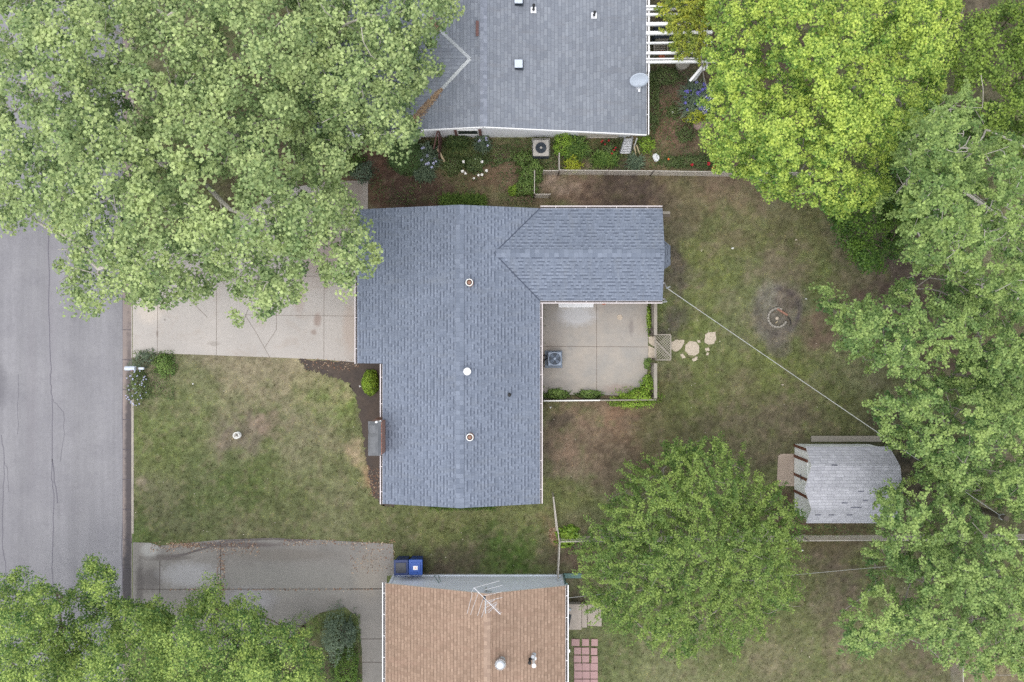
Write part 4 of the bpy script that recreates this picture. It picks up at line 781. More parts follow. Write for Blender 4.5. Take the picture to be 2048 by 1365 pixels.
def tree(name, label, base_px, poly, z, mat_l, bark, seed, tufts=900, per=55, tr=.36, L=.13, W=.1, flat=.6, hole=.30, holef=.55, lump=1.1, lumpf=.5, rim=90,
         thick=3.2, ntw=260, rt=.012, group=None, cat='tree', crown='crown', rmax=.26, side=0.0, upb=.9, agew=(.5, .35, .25), sub=1, inner=1.5, spray=0, bare=0, limbs=(), hollow=(), space=.85, bough=2.2, gap=.6):
    """poly: crown outline as seen from above (photo px); z = (height at the rim, height at the top)"""
    r = np.random.RandomState(seed); pa = np.array(poly, float); lo, hi = pa.min(0)-12, pa.max(0)+12
    spx = S*(H-z[1])/H; area = (hi[0]-lo[0])*(hi[1]-lo[1]); dm = space*tr/spx
    def cand(n_):
        px = r.uniform(lo[0], hi[0], n_); py = r.uniform(lo[1], hi[1], n_)
        wob_ = (vnoise(px, py, 1/46., seed+50)-.5)*60+(vnoise(px, py, 1/15., seed+51)-.5)*34
        e = np.where(inpoly(px, py, poly), 1, -1)*edist(px, py, poly)+wob_*.55
        hn = fbm(px*S, py*S, holef, 3, seed+3); k = (e > 0) & (hn > hole+.03*r.randn(n_))
        for (hx, hy, hr_) in hollow: k &= np.hypot(px-hx, py-hy) > hr_
        return px[k], py[k], e[k]
    px, py, e = cand(int(area/dm**2*7)); grid = {}; keep = []
    for i in range(len(px)):
        gx_, gy_ = int(px[i]//dm), int(py[i]//dm); ok = True
        for a_ in (-1, 0, 1):
            for b_ in (-1, 0, 1):
                for j in grid.get((gx_+a_, gy_+b_), ()):
                    if (px[i]-px[j])**2+(py[i]-py[j])**2 < dm*dm: ok = False; break
                if not ok: break
            if not ok: break
        if ok: grid.setdefault((gx_, gy_), []).append(i); keep.append(i)
    sx_, sy_, se_ = px[keep], py[keep], e[keep]; ns = len(sx_); ip, iq, ie = cand(int(area/dm**2*7)); ni = int(ns*inner); ip, iq, ie = ip[:ni], iq[:ni], ie[:ni]
    px, py, e = np.concatenate([sx_, ip]), np.concatenate([sy_, iq]), np.concatenate([se_, ie]); m = len(px); surf = np.arange(m) < ns
    # boughs: every leaf tuft belongs to the nearest bough, with dips between boughs
    nb = max(4, int(area*spx*spx/(bough**2))); bx_, by_ = r.uniform(lo[0], hi[0], nb), r.uniform(lo[1], hi[1], nb); bo = r.uniform(-1, 1, nb)
    wx_ = px+(vnoise(px, py, 1/30., seed+8)-.5)*30; wy_ = py+(vnoise(px, py, 1/30., seed+7)-.5)*30
    D2 = np.hypot(wx_[:, None]-bx_[None], wy_[:, None]-by_[None]); o_ = np.argsort(D2, 1)[:, :2]; d1 = D2[np.arange(m), o_[:, 0]]*spx; d2 = D2[np.arange(m), o_[:, 1]]*spx
    valley = np.clip(1-(d2-d1)/(bough*.45), 0, 1)
    k = ~(surf & (valley > .7) & (r.rand(m) < gap)); px, py, e, surf, valley, o_ = px[k], py[k], e[k], surf[k], valley[k], o_[k]; m = len(px)
    prof = np.clip(e/rim, 0, 1); prof = np.sqrt(prof*(2-prof)); zt = z[0]+(z[1]-z[0])*prof+(fbm(px*S, py*S, lumpf, 3, seed+9)-.5)*3*lump+bo[o_[:, 0]]*lump*.8-valley**1.5*lump*1.4
    dep = np.where(surf, np.abs(r.randn(m))*tr*.7, r.uniform(.25, 1, m)*thick); zz_ = np.maximum(zt-dep, z[0]*.5)
    sc = S*(H-zz_)/H; C = np.stack([(px-1024)*sc, -(py-682.5)*sc, zz_], 1)
    base = P(*base_px); cen = C.mean(0)
    # leaves
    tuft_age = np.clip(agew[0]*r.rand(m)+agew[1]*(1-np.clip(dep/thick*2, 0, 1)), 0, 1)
    cnt = r.randint(int(per*.6), int(per*1.4), m); ti = np.repeat(np.arange(m), cnt); nl = len(ti)
    ts = tr*r.uniform(.65, 1.35, m)
    out = unit(C-np.array([base.x, base.y, z[0]*.6])); g = r.normal(size=(nl, 3)); g = unit(g)*(r.rand(nl)[:, None]**(.45))
    g[:, 2] = g[:, 2]*flat; off = g*ts[ti][:, None]
    if spray:   # leaves strung along drooping or ascending sprays
        sd_ = unit(np.concatenate([out[:, :2]+r.normal(size=(m, 2))*.7, np.full((m, 1), .15)], 1)); q_ = r.uniform(-1, 1, nl)[:, None]; off = sd_[ti]*q_*ts[ti][:, None]*spray+off*.42
    pos_ = C[ti]+off; pos_[:, 2] = np.maximum(pos_[:, 2], .05)
    n = unit(g*.55+out[ti]*side+np.array([0, 0, upb])+r.normal(size=(nl, 3))*.42)
    ll = L*(.45+.95*r.rand(nl)**.8); ww = ll*(W/L)*r.uniform(.8, 1.2, nl)
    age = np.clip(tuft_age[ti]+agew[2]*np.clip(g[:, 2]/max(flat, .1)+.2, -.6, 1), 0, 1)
    v = leaf_verts(pos_, n, ll, ww, r)
    T = thing(name, label, cat, base, group)
    link(crown, np_mesh(crown, v, 4, mat_l, {'age': age}), T)
    # wood
    deep = np.argsort(-dep+r.rand(m)*2.0)[:ntw]; tg = C[deep]+r.normal(size=(len(deep), 3))*.1
    if bare: kk = r.choice(len(tg), min(bare, len(tg)), False); tg[kk, 2] += ts[deep][kk]*1.6+.25
    tt = Vector((base.x*.7+cen[0]*.3, base.y*.7+cen[1]*.3, z[0]*.55)); arr, ch, rad = grow(base-Vector((0, 0, .1)), tt, tg, rt, r)
    sc_ = min(1, rmax/rad[0]); rad = np.maximum(rad*sc_, rt*.7); rad[0] = rad[1]*1.25; mb = MB()
    for c_ in ch:
        rr = [rad[i] for i in c_]; rr[0] = min(rr[0], rr[1]*1.25)
        mb.tube([arr[i] for i in c_], rr, 7 if rr[0] > .05 else 4, cap=False)
    for pts, r0, r1 in limbs:
        w3 = [P(*q) for q in pts]; mb.tube(w3, list(np.linspace(r0, r1, len(w3))), 8)
    mb.build('trunk', bark, T, smooth=True); return T
LF = {}
LF['syc'] = mat_leaf('sycamore_leaves', (100, 130, 82), (182, 198, 132), .32, .22)
LF['lime'] = mat_leaf('bright_maple_leaves', (92, 138, 60), (196, 214, 100), .35, .18, odd=(196, 170, 110))
LF['mid'] = mat_leaf('green_tree_leaves', (84, 120, 66), (160, 182, 104), .32, .22)
LF['midy'] = mat_leaf('yellow_green_leaves', (80, 112, 52), (150, 174, 76), .32, .22)
LF['dark'] = mat_leaf('dark_green_leaves', (54, 90, 40), (112, 142, 54), .28, .22)
LF['locust'] = mat_leaf('feathery_leaves', (76, 112, 54), (148, 170, 86), .35, .2)
LF['street'] = mat_leaf('fresh_green_leaves', (70, 112, 56), (172, 192, 98), .32, .22)
LF['gold'] = mat_leaf('golden_vine_leaves', (116, 140, 66), (198, 200, 76), .35, .2)
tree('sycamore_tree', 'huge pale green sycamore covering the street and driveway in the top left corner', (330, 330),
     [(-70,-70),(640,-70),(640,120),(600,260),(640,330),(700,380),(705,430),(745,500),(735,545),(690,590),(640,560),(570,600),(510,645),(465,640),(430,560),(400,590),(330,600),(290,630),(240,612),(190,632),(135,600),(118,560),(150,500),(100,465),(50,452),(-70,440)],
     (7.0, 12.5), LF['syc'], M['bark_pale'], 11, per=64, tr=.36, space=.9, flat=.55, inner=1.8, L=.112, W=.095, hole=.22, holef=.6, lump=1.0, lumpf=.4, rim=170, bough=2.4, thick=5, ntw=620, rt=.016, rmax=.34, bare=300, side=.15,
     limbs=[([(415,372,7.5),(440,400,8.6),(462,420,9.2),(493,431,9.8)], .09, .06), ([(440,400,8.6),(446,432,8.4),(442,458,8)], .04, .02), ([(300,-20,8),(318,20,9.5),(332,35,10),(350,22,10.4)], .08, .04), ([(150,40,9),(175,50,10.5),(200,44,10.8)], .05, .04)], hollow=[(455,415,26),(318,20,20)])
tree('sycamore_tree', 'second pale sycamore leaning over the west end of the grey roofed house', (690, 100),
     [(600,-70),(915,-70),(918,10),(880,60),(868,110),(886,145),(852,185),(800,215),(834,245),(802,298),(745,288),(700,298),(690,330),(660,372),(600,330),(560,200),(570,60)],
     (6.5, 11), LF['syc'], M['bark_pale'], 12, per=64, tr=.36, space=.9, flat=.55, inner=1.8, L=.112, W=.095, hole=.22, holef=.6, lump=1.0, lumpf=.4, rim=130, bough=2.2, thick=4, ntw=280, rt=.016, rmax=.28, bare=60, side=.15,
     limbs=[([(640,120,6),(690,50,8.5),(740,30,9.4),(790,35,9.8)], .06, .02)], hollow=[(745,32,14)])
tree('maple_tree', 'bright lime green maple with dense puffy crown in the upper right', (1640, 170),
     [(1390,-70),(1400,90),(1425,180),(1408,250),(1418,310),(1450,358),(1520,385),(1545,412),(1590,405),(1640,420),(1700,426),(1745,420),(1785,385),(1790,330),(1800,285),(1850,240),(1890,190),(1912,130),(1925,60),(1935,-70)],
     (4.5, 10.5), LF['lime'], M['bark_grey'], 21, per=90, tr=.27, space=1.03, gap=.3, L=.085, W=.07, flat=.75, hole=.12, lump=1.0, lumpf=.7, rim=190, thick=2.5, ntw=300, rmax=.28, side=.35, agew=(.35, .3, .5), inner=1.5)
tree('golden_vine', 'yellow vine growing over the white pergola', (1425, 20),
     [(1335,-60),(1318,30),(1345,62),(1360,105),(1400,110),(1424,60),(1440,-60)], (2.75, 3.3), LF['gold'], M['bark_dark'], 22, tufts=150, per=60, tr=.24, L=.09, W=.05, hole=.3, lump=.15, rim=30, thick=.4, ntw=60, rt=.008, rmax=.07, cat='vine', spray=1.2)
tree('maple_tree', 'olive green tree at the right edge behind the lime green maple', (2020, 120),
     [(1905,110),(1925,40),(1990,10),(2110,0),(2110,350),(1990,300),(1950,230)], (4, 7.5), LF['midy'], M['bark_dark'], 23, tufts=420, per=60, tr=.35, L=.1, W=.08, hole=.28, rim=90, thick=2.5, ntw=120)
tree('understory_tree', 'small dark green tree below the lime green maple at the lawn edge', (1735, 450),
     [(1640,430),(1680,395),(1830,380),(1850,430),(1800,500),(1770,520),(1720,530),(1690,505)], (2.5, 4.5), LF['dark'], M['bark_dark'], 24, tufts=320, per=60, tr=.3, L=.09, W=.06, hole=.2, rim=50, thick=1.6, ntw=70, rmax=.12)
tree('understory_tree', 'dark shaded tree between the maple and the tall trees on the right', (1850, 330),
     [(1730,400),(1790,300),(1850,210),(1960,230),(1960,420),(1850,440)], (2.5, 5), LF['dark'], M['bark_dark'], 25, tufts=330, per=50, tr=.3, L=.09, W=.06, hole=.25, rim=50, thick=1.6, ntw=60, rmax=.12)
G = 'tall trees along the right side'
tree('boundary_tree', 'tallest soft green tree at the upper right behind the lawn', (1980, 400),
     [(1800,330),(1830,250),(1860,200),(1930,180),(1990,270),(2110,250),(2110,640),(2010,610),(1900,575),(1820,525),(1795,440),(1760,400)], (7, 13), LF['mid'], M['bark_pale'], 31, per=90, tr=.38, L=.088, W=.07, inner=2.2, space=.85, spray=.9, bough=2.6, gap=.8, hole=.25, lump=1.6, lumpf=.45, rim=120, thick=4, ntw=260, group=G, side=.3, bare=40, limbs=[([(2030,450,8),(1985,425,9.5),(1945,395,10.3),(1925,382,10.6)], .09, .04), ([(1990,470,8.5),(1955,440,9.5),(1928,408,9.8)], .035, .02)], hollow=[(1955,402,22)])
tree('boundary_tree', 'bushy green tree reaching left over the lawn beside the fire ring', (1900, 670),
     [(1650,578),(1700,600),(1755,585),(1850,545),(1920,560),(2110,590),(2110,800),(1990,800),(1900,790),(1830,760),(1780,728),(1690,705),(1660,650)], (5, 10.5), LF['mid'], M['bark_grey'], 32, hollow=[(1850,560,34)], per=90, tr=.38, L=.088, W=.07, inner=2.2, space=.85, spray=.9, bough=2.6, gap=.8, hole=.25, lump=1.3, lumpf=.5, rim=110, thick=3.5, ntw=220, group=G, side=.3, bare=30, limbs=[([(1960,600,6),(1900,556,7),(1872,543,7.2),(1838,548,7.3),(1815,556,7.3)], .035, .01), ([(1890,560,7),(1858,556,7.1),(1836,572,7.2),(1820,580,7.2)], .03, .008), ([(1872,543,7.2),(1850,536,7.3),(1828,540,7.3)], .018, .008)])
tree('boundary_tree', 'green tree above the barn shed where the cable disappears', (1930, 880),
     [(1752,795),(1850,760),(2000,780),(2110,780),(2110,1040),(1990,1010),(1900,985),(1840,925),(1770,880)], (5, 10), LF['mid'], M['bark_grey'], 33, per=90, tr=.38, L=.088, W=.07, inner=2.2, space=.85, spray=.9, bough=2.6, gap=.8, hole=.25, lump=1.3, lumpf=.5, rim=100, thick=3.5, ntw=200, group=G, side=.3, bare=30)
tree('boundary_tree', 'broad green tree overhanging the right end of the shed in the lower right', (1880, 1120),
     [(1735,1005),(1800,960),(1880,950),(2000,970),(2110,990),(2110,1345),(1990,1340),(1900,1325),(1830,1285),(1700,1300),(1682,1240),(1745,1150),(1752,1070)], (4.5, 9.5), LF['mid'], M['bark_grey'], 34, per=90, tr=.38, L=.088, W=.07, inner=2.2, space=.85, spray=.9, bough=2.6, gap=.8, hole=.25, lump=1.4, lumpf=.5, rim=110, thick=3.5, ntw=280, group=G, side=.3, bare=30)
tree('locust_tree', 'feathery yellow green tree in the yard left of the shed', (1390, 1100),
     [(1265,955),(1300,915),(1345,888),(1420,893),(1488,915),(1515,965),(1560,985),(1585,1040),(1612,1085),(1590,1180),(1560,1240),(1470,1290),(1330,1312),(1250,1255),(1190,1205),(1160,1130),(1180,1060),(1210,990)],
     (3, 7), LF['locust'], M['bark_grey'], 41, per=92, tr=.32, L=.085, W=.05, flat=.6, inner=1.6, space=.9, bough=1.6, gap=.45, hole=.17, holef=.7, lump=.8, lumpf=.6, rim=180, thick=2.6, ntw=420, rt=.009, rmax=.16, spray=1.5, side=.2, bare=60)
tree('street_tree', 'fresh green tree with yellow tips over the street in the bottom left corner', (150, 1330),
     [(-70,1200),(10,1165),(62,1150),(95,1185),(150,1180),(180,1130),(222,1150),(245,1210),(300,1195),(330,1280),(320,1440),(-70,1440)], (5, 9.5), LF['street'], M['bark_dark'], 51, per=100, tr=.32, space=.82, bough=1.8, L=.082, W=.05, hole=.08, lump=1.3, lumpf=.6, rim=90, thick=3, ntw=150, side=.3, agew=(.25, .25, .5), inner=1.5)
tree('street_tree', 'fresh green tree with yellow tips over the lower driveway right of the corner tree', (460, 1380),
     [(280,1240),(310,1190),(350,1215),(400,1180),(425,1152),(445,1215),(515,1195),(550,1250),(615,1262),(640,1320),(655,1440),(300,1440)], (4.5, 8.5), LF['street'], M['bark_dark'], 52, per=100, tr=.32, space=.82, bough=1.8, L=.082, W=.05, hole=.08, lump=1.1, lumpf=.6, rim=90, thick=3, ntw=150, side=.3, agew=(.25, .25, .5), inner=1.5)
# bushes --------------------------------------------------------------------
LF['box'] = mat_leaf('bright_box_leaves', (84, 118, 34), (150, 176, 56), .25, .2)
LF['hedge'] = mat_leaf('clipped_hedge_leaves', (62, 92, 50), (104, 134, 76), .2, .15)
LF['bush'] = mat_leaf('fresh_bush_leaves', (74, 106, 54), (136, 162, 84), .3, .22)
LF['vine'] = mat_leaf('patio_vine_leaves', (92, 136, 48), (164, 192, 74), .3, .2)
LF['weed'] = mat_leaf('weed_leaves', (68, 90, 54), (118, 134, 80), .25, .25)
LF['bluegreen'] = mat_leaf('blue_green_leaves', (76, 96, 80), (124, 140, 112), .2, .22)
LF['yellow'] = mat_leaf('yellow_green_bush_leaves', (142, 160, 52), (196, 204, 66), .3, .2)
def bush(name, label, px, py, rx, ry, h, mat, seed, n=900, L=.06, W=.04, cat='bush', rot=0, lumpy=.42, group=None, flowers=None, nf=0, fs=.05, core=True, dens=1):
    """rx, ry in metres; a dome of leaves round a few stems, with optional blooms as a part"""
    r = np.random.RandomState(seed); b = P(px, py); m = int(n*dens)
    d = unit(r.normal(size=(m, 3))); d[:, 2] = np.abs(d[:, 2]); rad = (1-r.rand(m)*.45*r.rand(m))[:, None]*(1-lumpy+2*lumpy*vnoise(d[:, 0]+3, d[:, 1]+3+d[:, 2], 2.2, seed))[:, None]
    if lumpy > .2:   # stray shoots
        sh = unit(np.c_[r.normal(size=(14, 2)), np.abs(r.normal(size=14))*.6]); s_i = r.randint(0, 14, m); st = r.rand(m) < .2
        d[st] = unit(sh[s_i[st]]+r.normal(size=(st.sum(), 3))*.09); rad[st] = r.uniform(.6, 1.4, (st.sum(), 1))
    p = d*rad*np.array([rx, ry, h]); p[:, 2] = np.maximum(p[:, 2], .02); ca, sa = math.cos(rot), math.sin(rot)
    p = np.stack([p[:, 0]*ca-p[:, 1]*sa, p[:, 0]*sa+p[:, 1]*ca, p[:, 2]], 1)+np.array(b)
    nn_ = unit(d*.7+r.normal(size=(m, 3))*.45+np.array([0, 0, .5])); ll = L*r.uniform(.7, 1.3, m)
    T = thing(name, label, cat, b, group)
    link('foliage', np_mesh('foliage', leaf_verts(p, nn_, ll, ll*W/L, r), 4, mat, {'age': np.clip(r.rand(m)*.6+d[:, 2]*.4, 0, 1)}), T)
    mb = MB()
    for i in range(9): a = i*.7; q = Vector((rx*.6*math.cos(a), ry*.6*math.sin(a), h*.75)); mb.tube([b-Vector((0, 0, .03)), b+q*.5+Vector((0, 0, h*.1)), b+q], [.02, .014, .008], 5, cap=False)
    mb.build('stem', M['bark_dark'], T)
    if flowers: bloomset(T, b, rx, ry, h, flowers, nf, fs, r)
    return T
def bloomset(T, b, rx, ry, h, mat, nf, fs, r, ring=False, pts=None):
    for i in range(nf):
        if pts: q = P(pts[i][0], pts[i][1], h)
        else:
            a = r.uniform(0, 6.28); d = (.75+.3*r.rand()) if ring else r.rand()**.5; q = b+Vector((rx*d*math.cos(a), ry*d*math.sin(a), h*(.7+.35*r.rand())))
        f = fs*r.uniform(.7, 1.2); mb = MB(); k = 6
        for j in range(k):
            a = j*2*math.pi/k+r.rand(); e = Vector((math.cos(a), math.sin(a), 0)); s_ = Vector((-e.y, e.x, 0)); z_ = Vector((0, 0, 1))
            mb.add([q, q+e*f*.55-s_*f*.4+z_*f*.35, q+e*f+z_*f*.2, q+e*f*.55+s_*f*.4+z_*f*.35], [(0, 1, 2, 3)])
        mb.build('bloom', mat, T)
def clump(name, label, px, py, rr, h, mat, seed, n=160, wd=.018, cat='plant', group=None, flowers=None, nf=0, fs=.05, ry=None):
    """arching strap leaves from one crown, like iris or daylily"""
    r = np.random.RandomState(seed); b = np.array(P(px, py)); ry = ry or rr; m = n
    c0 = b+np.stack([r.uniform(-1, 1, m)*rr*.55, r.uniform(-1, 1, m)*ry*.55, np.zeros(m)], 1); a = r.uniform(0, 6.28, m); d = np.stack([np.cos(a), np.sin(a), np.zeros(m)], 1); s_ = np.stack([-np.sin(a), np.cos(a), np.zeros(m)], 1)*wd
    l = (min(rr, ry)*r.uniform(.35, .8, m))[:, None]; hh = (h*r.uniform(.6, 1.1, m))[:, None]; Z = np.array([0, 0, 1.])
    p1 = c0+d*l*.45+Z*hh*.8; p2 = c0+d*l*.85+Z*hh; p3 = c0+d*l*1.2+Z*hh*.7
    v = np.concatenate([np.stack([c0-s_*.6, c0+s_*.6, p1+s_, p1-s_], 1), np.stack([p1-s_, p1+s_, p2+s_*.8, p2-s_*.8], 1), np.stack([p2-s_*.8, p2+s_*.8, p3+s_*.15, p3-s_*.15], 1)], 0).reshape(-1, 3)
    T = thing(name, label, cat, b, group); link('leaves', np_mesh('leaves', v, 4, mat, {'age': np.tile(r.rand(m), 3)}), T)
    if flowers: bloomset(T, Vector(b), rr*.8, ry*.8, h, flowers, nf, fs, r)
    return T
M['f_white'] = mat_plain('white_petals', (236, 234, 230), .7, var=.05); M['f_blue'] = mat_plain('violet_petals', (108, 104, 178), .7, var=.15)
M['f_red'] = mat_plain('red_petals', (170, 34, 48), .7, var=.15); M['f_pale'] = mat_plain('pale_lilac_petals', (176, 178, 206), .7, var=.1); M['f_orange'] = mat_plain('orange_petals', (226, 120, 60), .7); M['f_pink'] = mat_plain('pink_petals', (232, 180, 168), .7)
bush('box_shrub', 'bright yellow green shrub in the dark mulch by the garage corner', 742, 765, .4, .58, .75, LF['box'], 61, n=2200, L=.07, W=.035, lumpy=.15)
bush('round_hedge', 'large round clipped green hedge at the west corner of the white wall', 815, 318, .86, .8, 1.0, LF['hedge'], 62, n=7500, L=.035, W=.025, lumpy=.04)
bush('dark_shrub', 'dark bush under the sycamore beside the round hedge', 700, 320, .6, .6, .9, LF['dark'], 63, n=1600)
bush('dark_shrub', 'dark blue green bush in front of the round hedge at the driveway corner', 728, 345, .5, .45, .6, LF['bluegreen'], 64, n=1400)
bush('rose_bush', 'green peony bush ringed with white blooms below the grey house', 951, 327, .48, .42, .55, LF['weed'], 65, n=1900, L=.07, W=.045)
bloomset(bpy.data.objects['rose_bush'], P(951, 327), .5, .45, .5, M['f_white'], 9, .075, np.random.RandomState(3), pts=[(927,324),(950,319),(964,324),(925,343),(931,347),(948,357),(957,351),(964,350),(973,342)])
clump('iris_clump', 'lilac iris clump between the round hedge and the brown board', 858, 318, .5, .5, LF['bluegreen'], 66, n=420, flowers=M['f_pale'], nf=12, fs=.07, ry=.8)
clump('iris_clump', 'strappy grey green clump at the foot of the round hedge', 850, 352, .6, .4, LF['bluegreen'], 67, n=380, ry=.35)
clump('daylily_clump', 'green strap leaved clump right of the brown board under the window', 915, 288, .65, .45, LF['weed'], 68, n=520, ry=.4)
clump('iris_clump', 'pale flowering clump below the shuttered window', 965, 290, .4, .4, LF['bluegreen'], 69, n=260, flowers=M['f_pale'], nf=8, fs=.06)
bush('garden_bush', 'low leafy patch left of the peony bush', 905, 330, .45, .5, .3, LF['weed'], 70, n=900)
bush('garden_bush', 'low yellow green patch right of the peony bush', 1000, 310, .8, .5, .25, LF['weed'], 71, n=1300)
bush('garden_bush', 'leafy bush left of the beige air conditioner', 1052, 318, .55, .4, .45, LF['bush'], 72, n=1200)
bush('garden_bush', 'bright bush right of the beige air conditioner', 1128, 290, .48, .5, .8, LF['vine'], 73, n=1900)
clump('daylily_clump', 'strappy clump right of the bright bush by the garden door', 1150, 300, .6, .55, LF['bush'], 74, n=480)
bush('yellow_bush', 'yellow green bush spilling over the wire fence', 1145, 330, .42, .35, .6, LF['yellow'], 75, n=1300, W=.03)
bush('garden_bush', 'tall green bush at the corner of the short fence', 1062, 348, .5, .5, 1.0, LF['bush'], 76, n=2000)
bush('garden_bush', 'green bush below the short fence corner left of its rail', 1052, 378, .5, .4, .8, LF['bush'], 77, n=1800)
bush('garden_bush', 'small bright bush at the far left of the short fence', 1028, 382, .22, .22, .4, LF['vine'], 78, n=600)
clump('daylily_clump', 'row of dark green strap leaves along the north edge of the blue roof', 928, 404, 1.7, .5, LF['bush'], 79, n=1500, ry=.32, wd=.014)
clump('daylily_clump', 'strappy green clump in the bed below the garden door', 1208, 322, .8, .45, LF['bush'], 80, n=620, ry=.4)
bush('rose_bush', 'thin bush with dark red blooms in front of the cream garden door', 1215, 298, .45, .4, .5, LF['weed'], 81, n=800, flowers=M['f_red'], nf=8, fs=.045)
clump('iris_clump', 'grey green clump below the stepladder', 1270, 328, .4, .35, LF['bluegreen'], 82, n=240)
bush('garden_bush', 'bright low plant at the southeast corner of the grey house', 1292, 288, .35, .4, .4, LF['vine'], 83, n=1000)
bush('garden_bush', 'dark leafy plants under the satellite dish at the grey house wall', 1305, 205, .3, 1.2, .4, LF['weed'], 84, n=1900)
bush('garden_bush', 'green plants below the pergola rafters', 1330, 155, .7, .4, .4, LF['weed'], 85, n=1500)
clump('iris_clump', 'violet iris bed beside the white garden bench', 1390, 205, .75, .5, LF['bluegreen'], 86, n=620, ry=.95, flowers=M['f_blue'], nf=34, fs=.085)
bush('garden_bush', 'round grey green plant with one white bloom on the bare soil', 1345, 226, .28, .26, .3, LF['weed'], 87, n=600, flowers=M['f_white'], nf=1)
bush('garden_bush', 'green plant above the wire fence in the bare bed', 1370, 272, .35, .35, .35, LF['weed'], 88, n=700)
bush('yellow_bush', 'lime green low branch beside the garden rock', 1392, 238, .5, .35, .6, LF['yellow'], 89, n=1000)
bush('poppy_patch', 'low plants with red poppies along the wire fence', 1395, 325, 1.1, .3, .3, LF['weed'], 90, n=1800)
bloomset(bpy.data.objects['poppy_patch'], P(1395, 325), 1, .3, .3, M['f_red'], 6, .1, np.random.RandomState(5), pts=[(1384,330),(1417,328),(1433,332),(1436,318),(1428,321),(1427,337)])
bush('poppy_patch', 'low plant with one orange poppy near the birdbath bowl', 1342, 325, .45, .25, .25, LF['weed'], 91, n=700, flowers=M['f_orange'], nf=1, fs=.07)
bush('vine', 'low green vine on the patio edge nearest the house', 1112, 788, .6, .24, .45, LF['bush'], 92, n=1500)
bush('vine', 'low green vine in the middle of the patio edge', 1178, 790, .55, .22, .45, LF['bush'], 93, n=1400)
bush('vine', 'bright vine heaped over the corner of the lattice fence', 1268, 797, 1.0, .4, 1.1, LF['vine'], 94, n=3800, L=.055)
bush('vine', 'green vine climbing the board fence at the patio corner', 1296, 772, .34, .6, .9, LF['vine'], 95, n=1700)
bush('vine', 'small vine tuft against the board fence by the patio', 1294, 728, .16, .25, .4, LF['bush'], 96, n=450)
bush('vine', 'thin weeds between patio slab and upper board fence', 1297, 640, .1, .6, .3, LF['vine'], 97, n=550)
bush('ivy_bush', 'broad leaved ivy at the corner where the wire fences meet', 1134, 1072, .5, .42, .5, LF['vine'], 98, n=900, L=.11, W=.08)
bush('dark_shrub', 'tall dark blue green shrub between the two lower driveways', 688, 1262, .68, .95, 1.5, LF['bluegreen'], 99, n=3600, lumpy=.6, L=.075)
bush('dark_shrub', 'dark green ground shrub at the bottom edge beside the brown roofed house', 694, 1342, .62, 1.1, .9, LF['dark'], 100, n=3400, lumpy=.6)
bush('garden_bush', 'yellow green shrub behind the lower street tree', 610, 1250, .7, .6, 1.2, LF['locust'], 101, n=1100, L=.05, dens=.8)
bush('catmint_bush', 'grey green bush above the mailbox at the driveway mouth', 288, 720, .6, .3, .4, LF['bluegreen'], 102, n=1500, L=.045, W=.03, rot=.5)
bush('garden_bush', 'bright green plants right of the mailbox bed', 330, 730, .5, .45, .3, LF['bush'], 103, n=1700, rot=-.7)
bush('daisy_bush', 'green bush dotted with tiny pale blooms below the mailbox', 280, 775, .5, .8, .45, LF['weed'], 104, n=2600, L=.05, W=.03, flowers=M['f_pale'], nf=46, fs=.035)
clump('daylily_clump', 'green tufts along the south gable of the blue roof', 925, 1012, 2.6, .35, LF['bush'], 105, n=700, ry=.2, wd=.012)

def cover(px0, py0, px1, py1, n, seed, pal, avoid=()):
    r = np.random.RandomState(seed); px = r.uniform(px0, px1, n); py = r.uniform(py0, py1, n); X = (px-1024)*S; Y = -(py-682.5)*S
    k = fbm(X, Y, 1.3, 4, seed) > .45+.06*r.randn(n); X, Y = X[k], Y[k]; m = len(X); z = r.uniform(.03, .16, m); nrm = unit(np.c_[r.normal(size=(m, 2))*.5, np.ones(m)])
    L = r.uniform(.04, .1, m); return leaf_verts(np.c_[X, Y, z], nrm, L, L*r.uniform(.25, .7, m), r), r.rand(m)
vs, ags = zip(*[cover(*q) for q in ((700,280,1300,342,9000,201,0),(1296,140,1440,338,4200,202,0),(1080,600,1092,800,60,203,0),(740,345,1070,410,2200,204,0),(262,700,350,800,1800,205,0),(640,1225,722,1365,2600,206,0),(1200,1040,1330,1100,300,207,0),(1570,1050,1750,1075,500,208,0))])
o = link('ground_cover', np_mesh('ground_cover', np.concatenate(vs), 4, LF['weed'], {'age': np.concatenate(ags)})); tag(o, 'low weeds and ground cover in the garden beds', 'ground cover', kind='stuff')
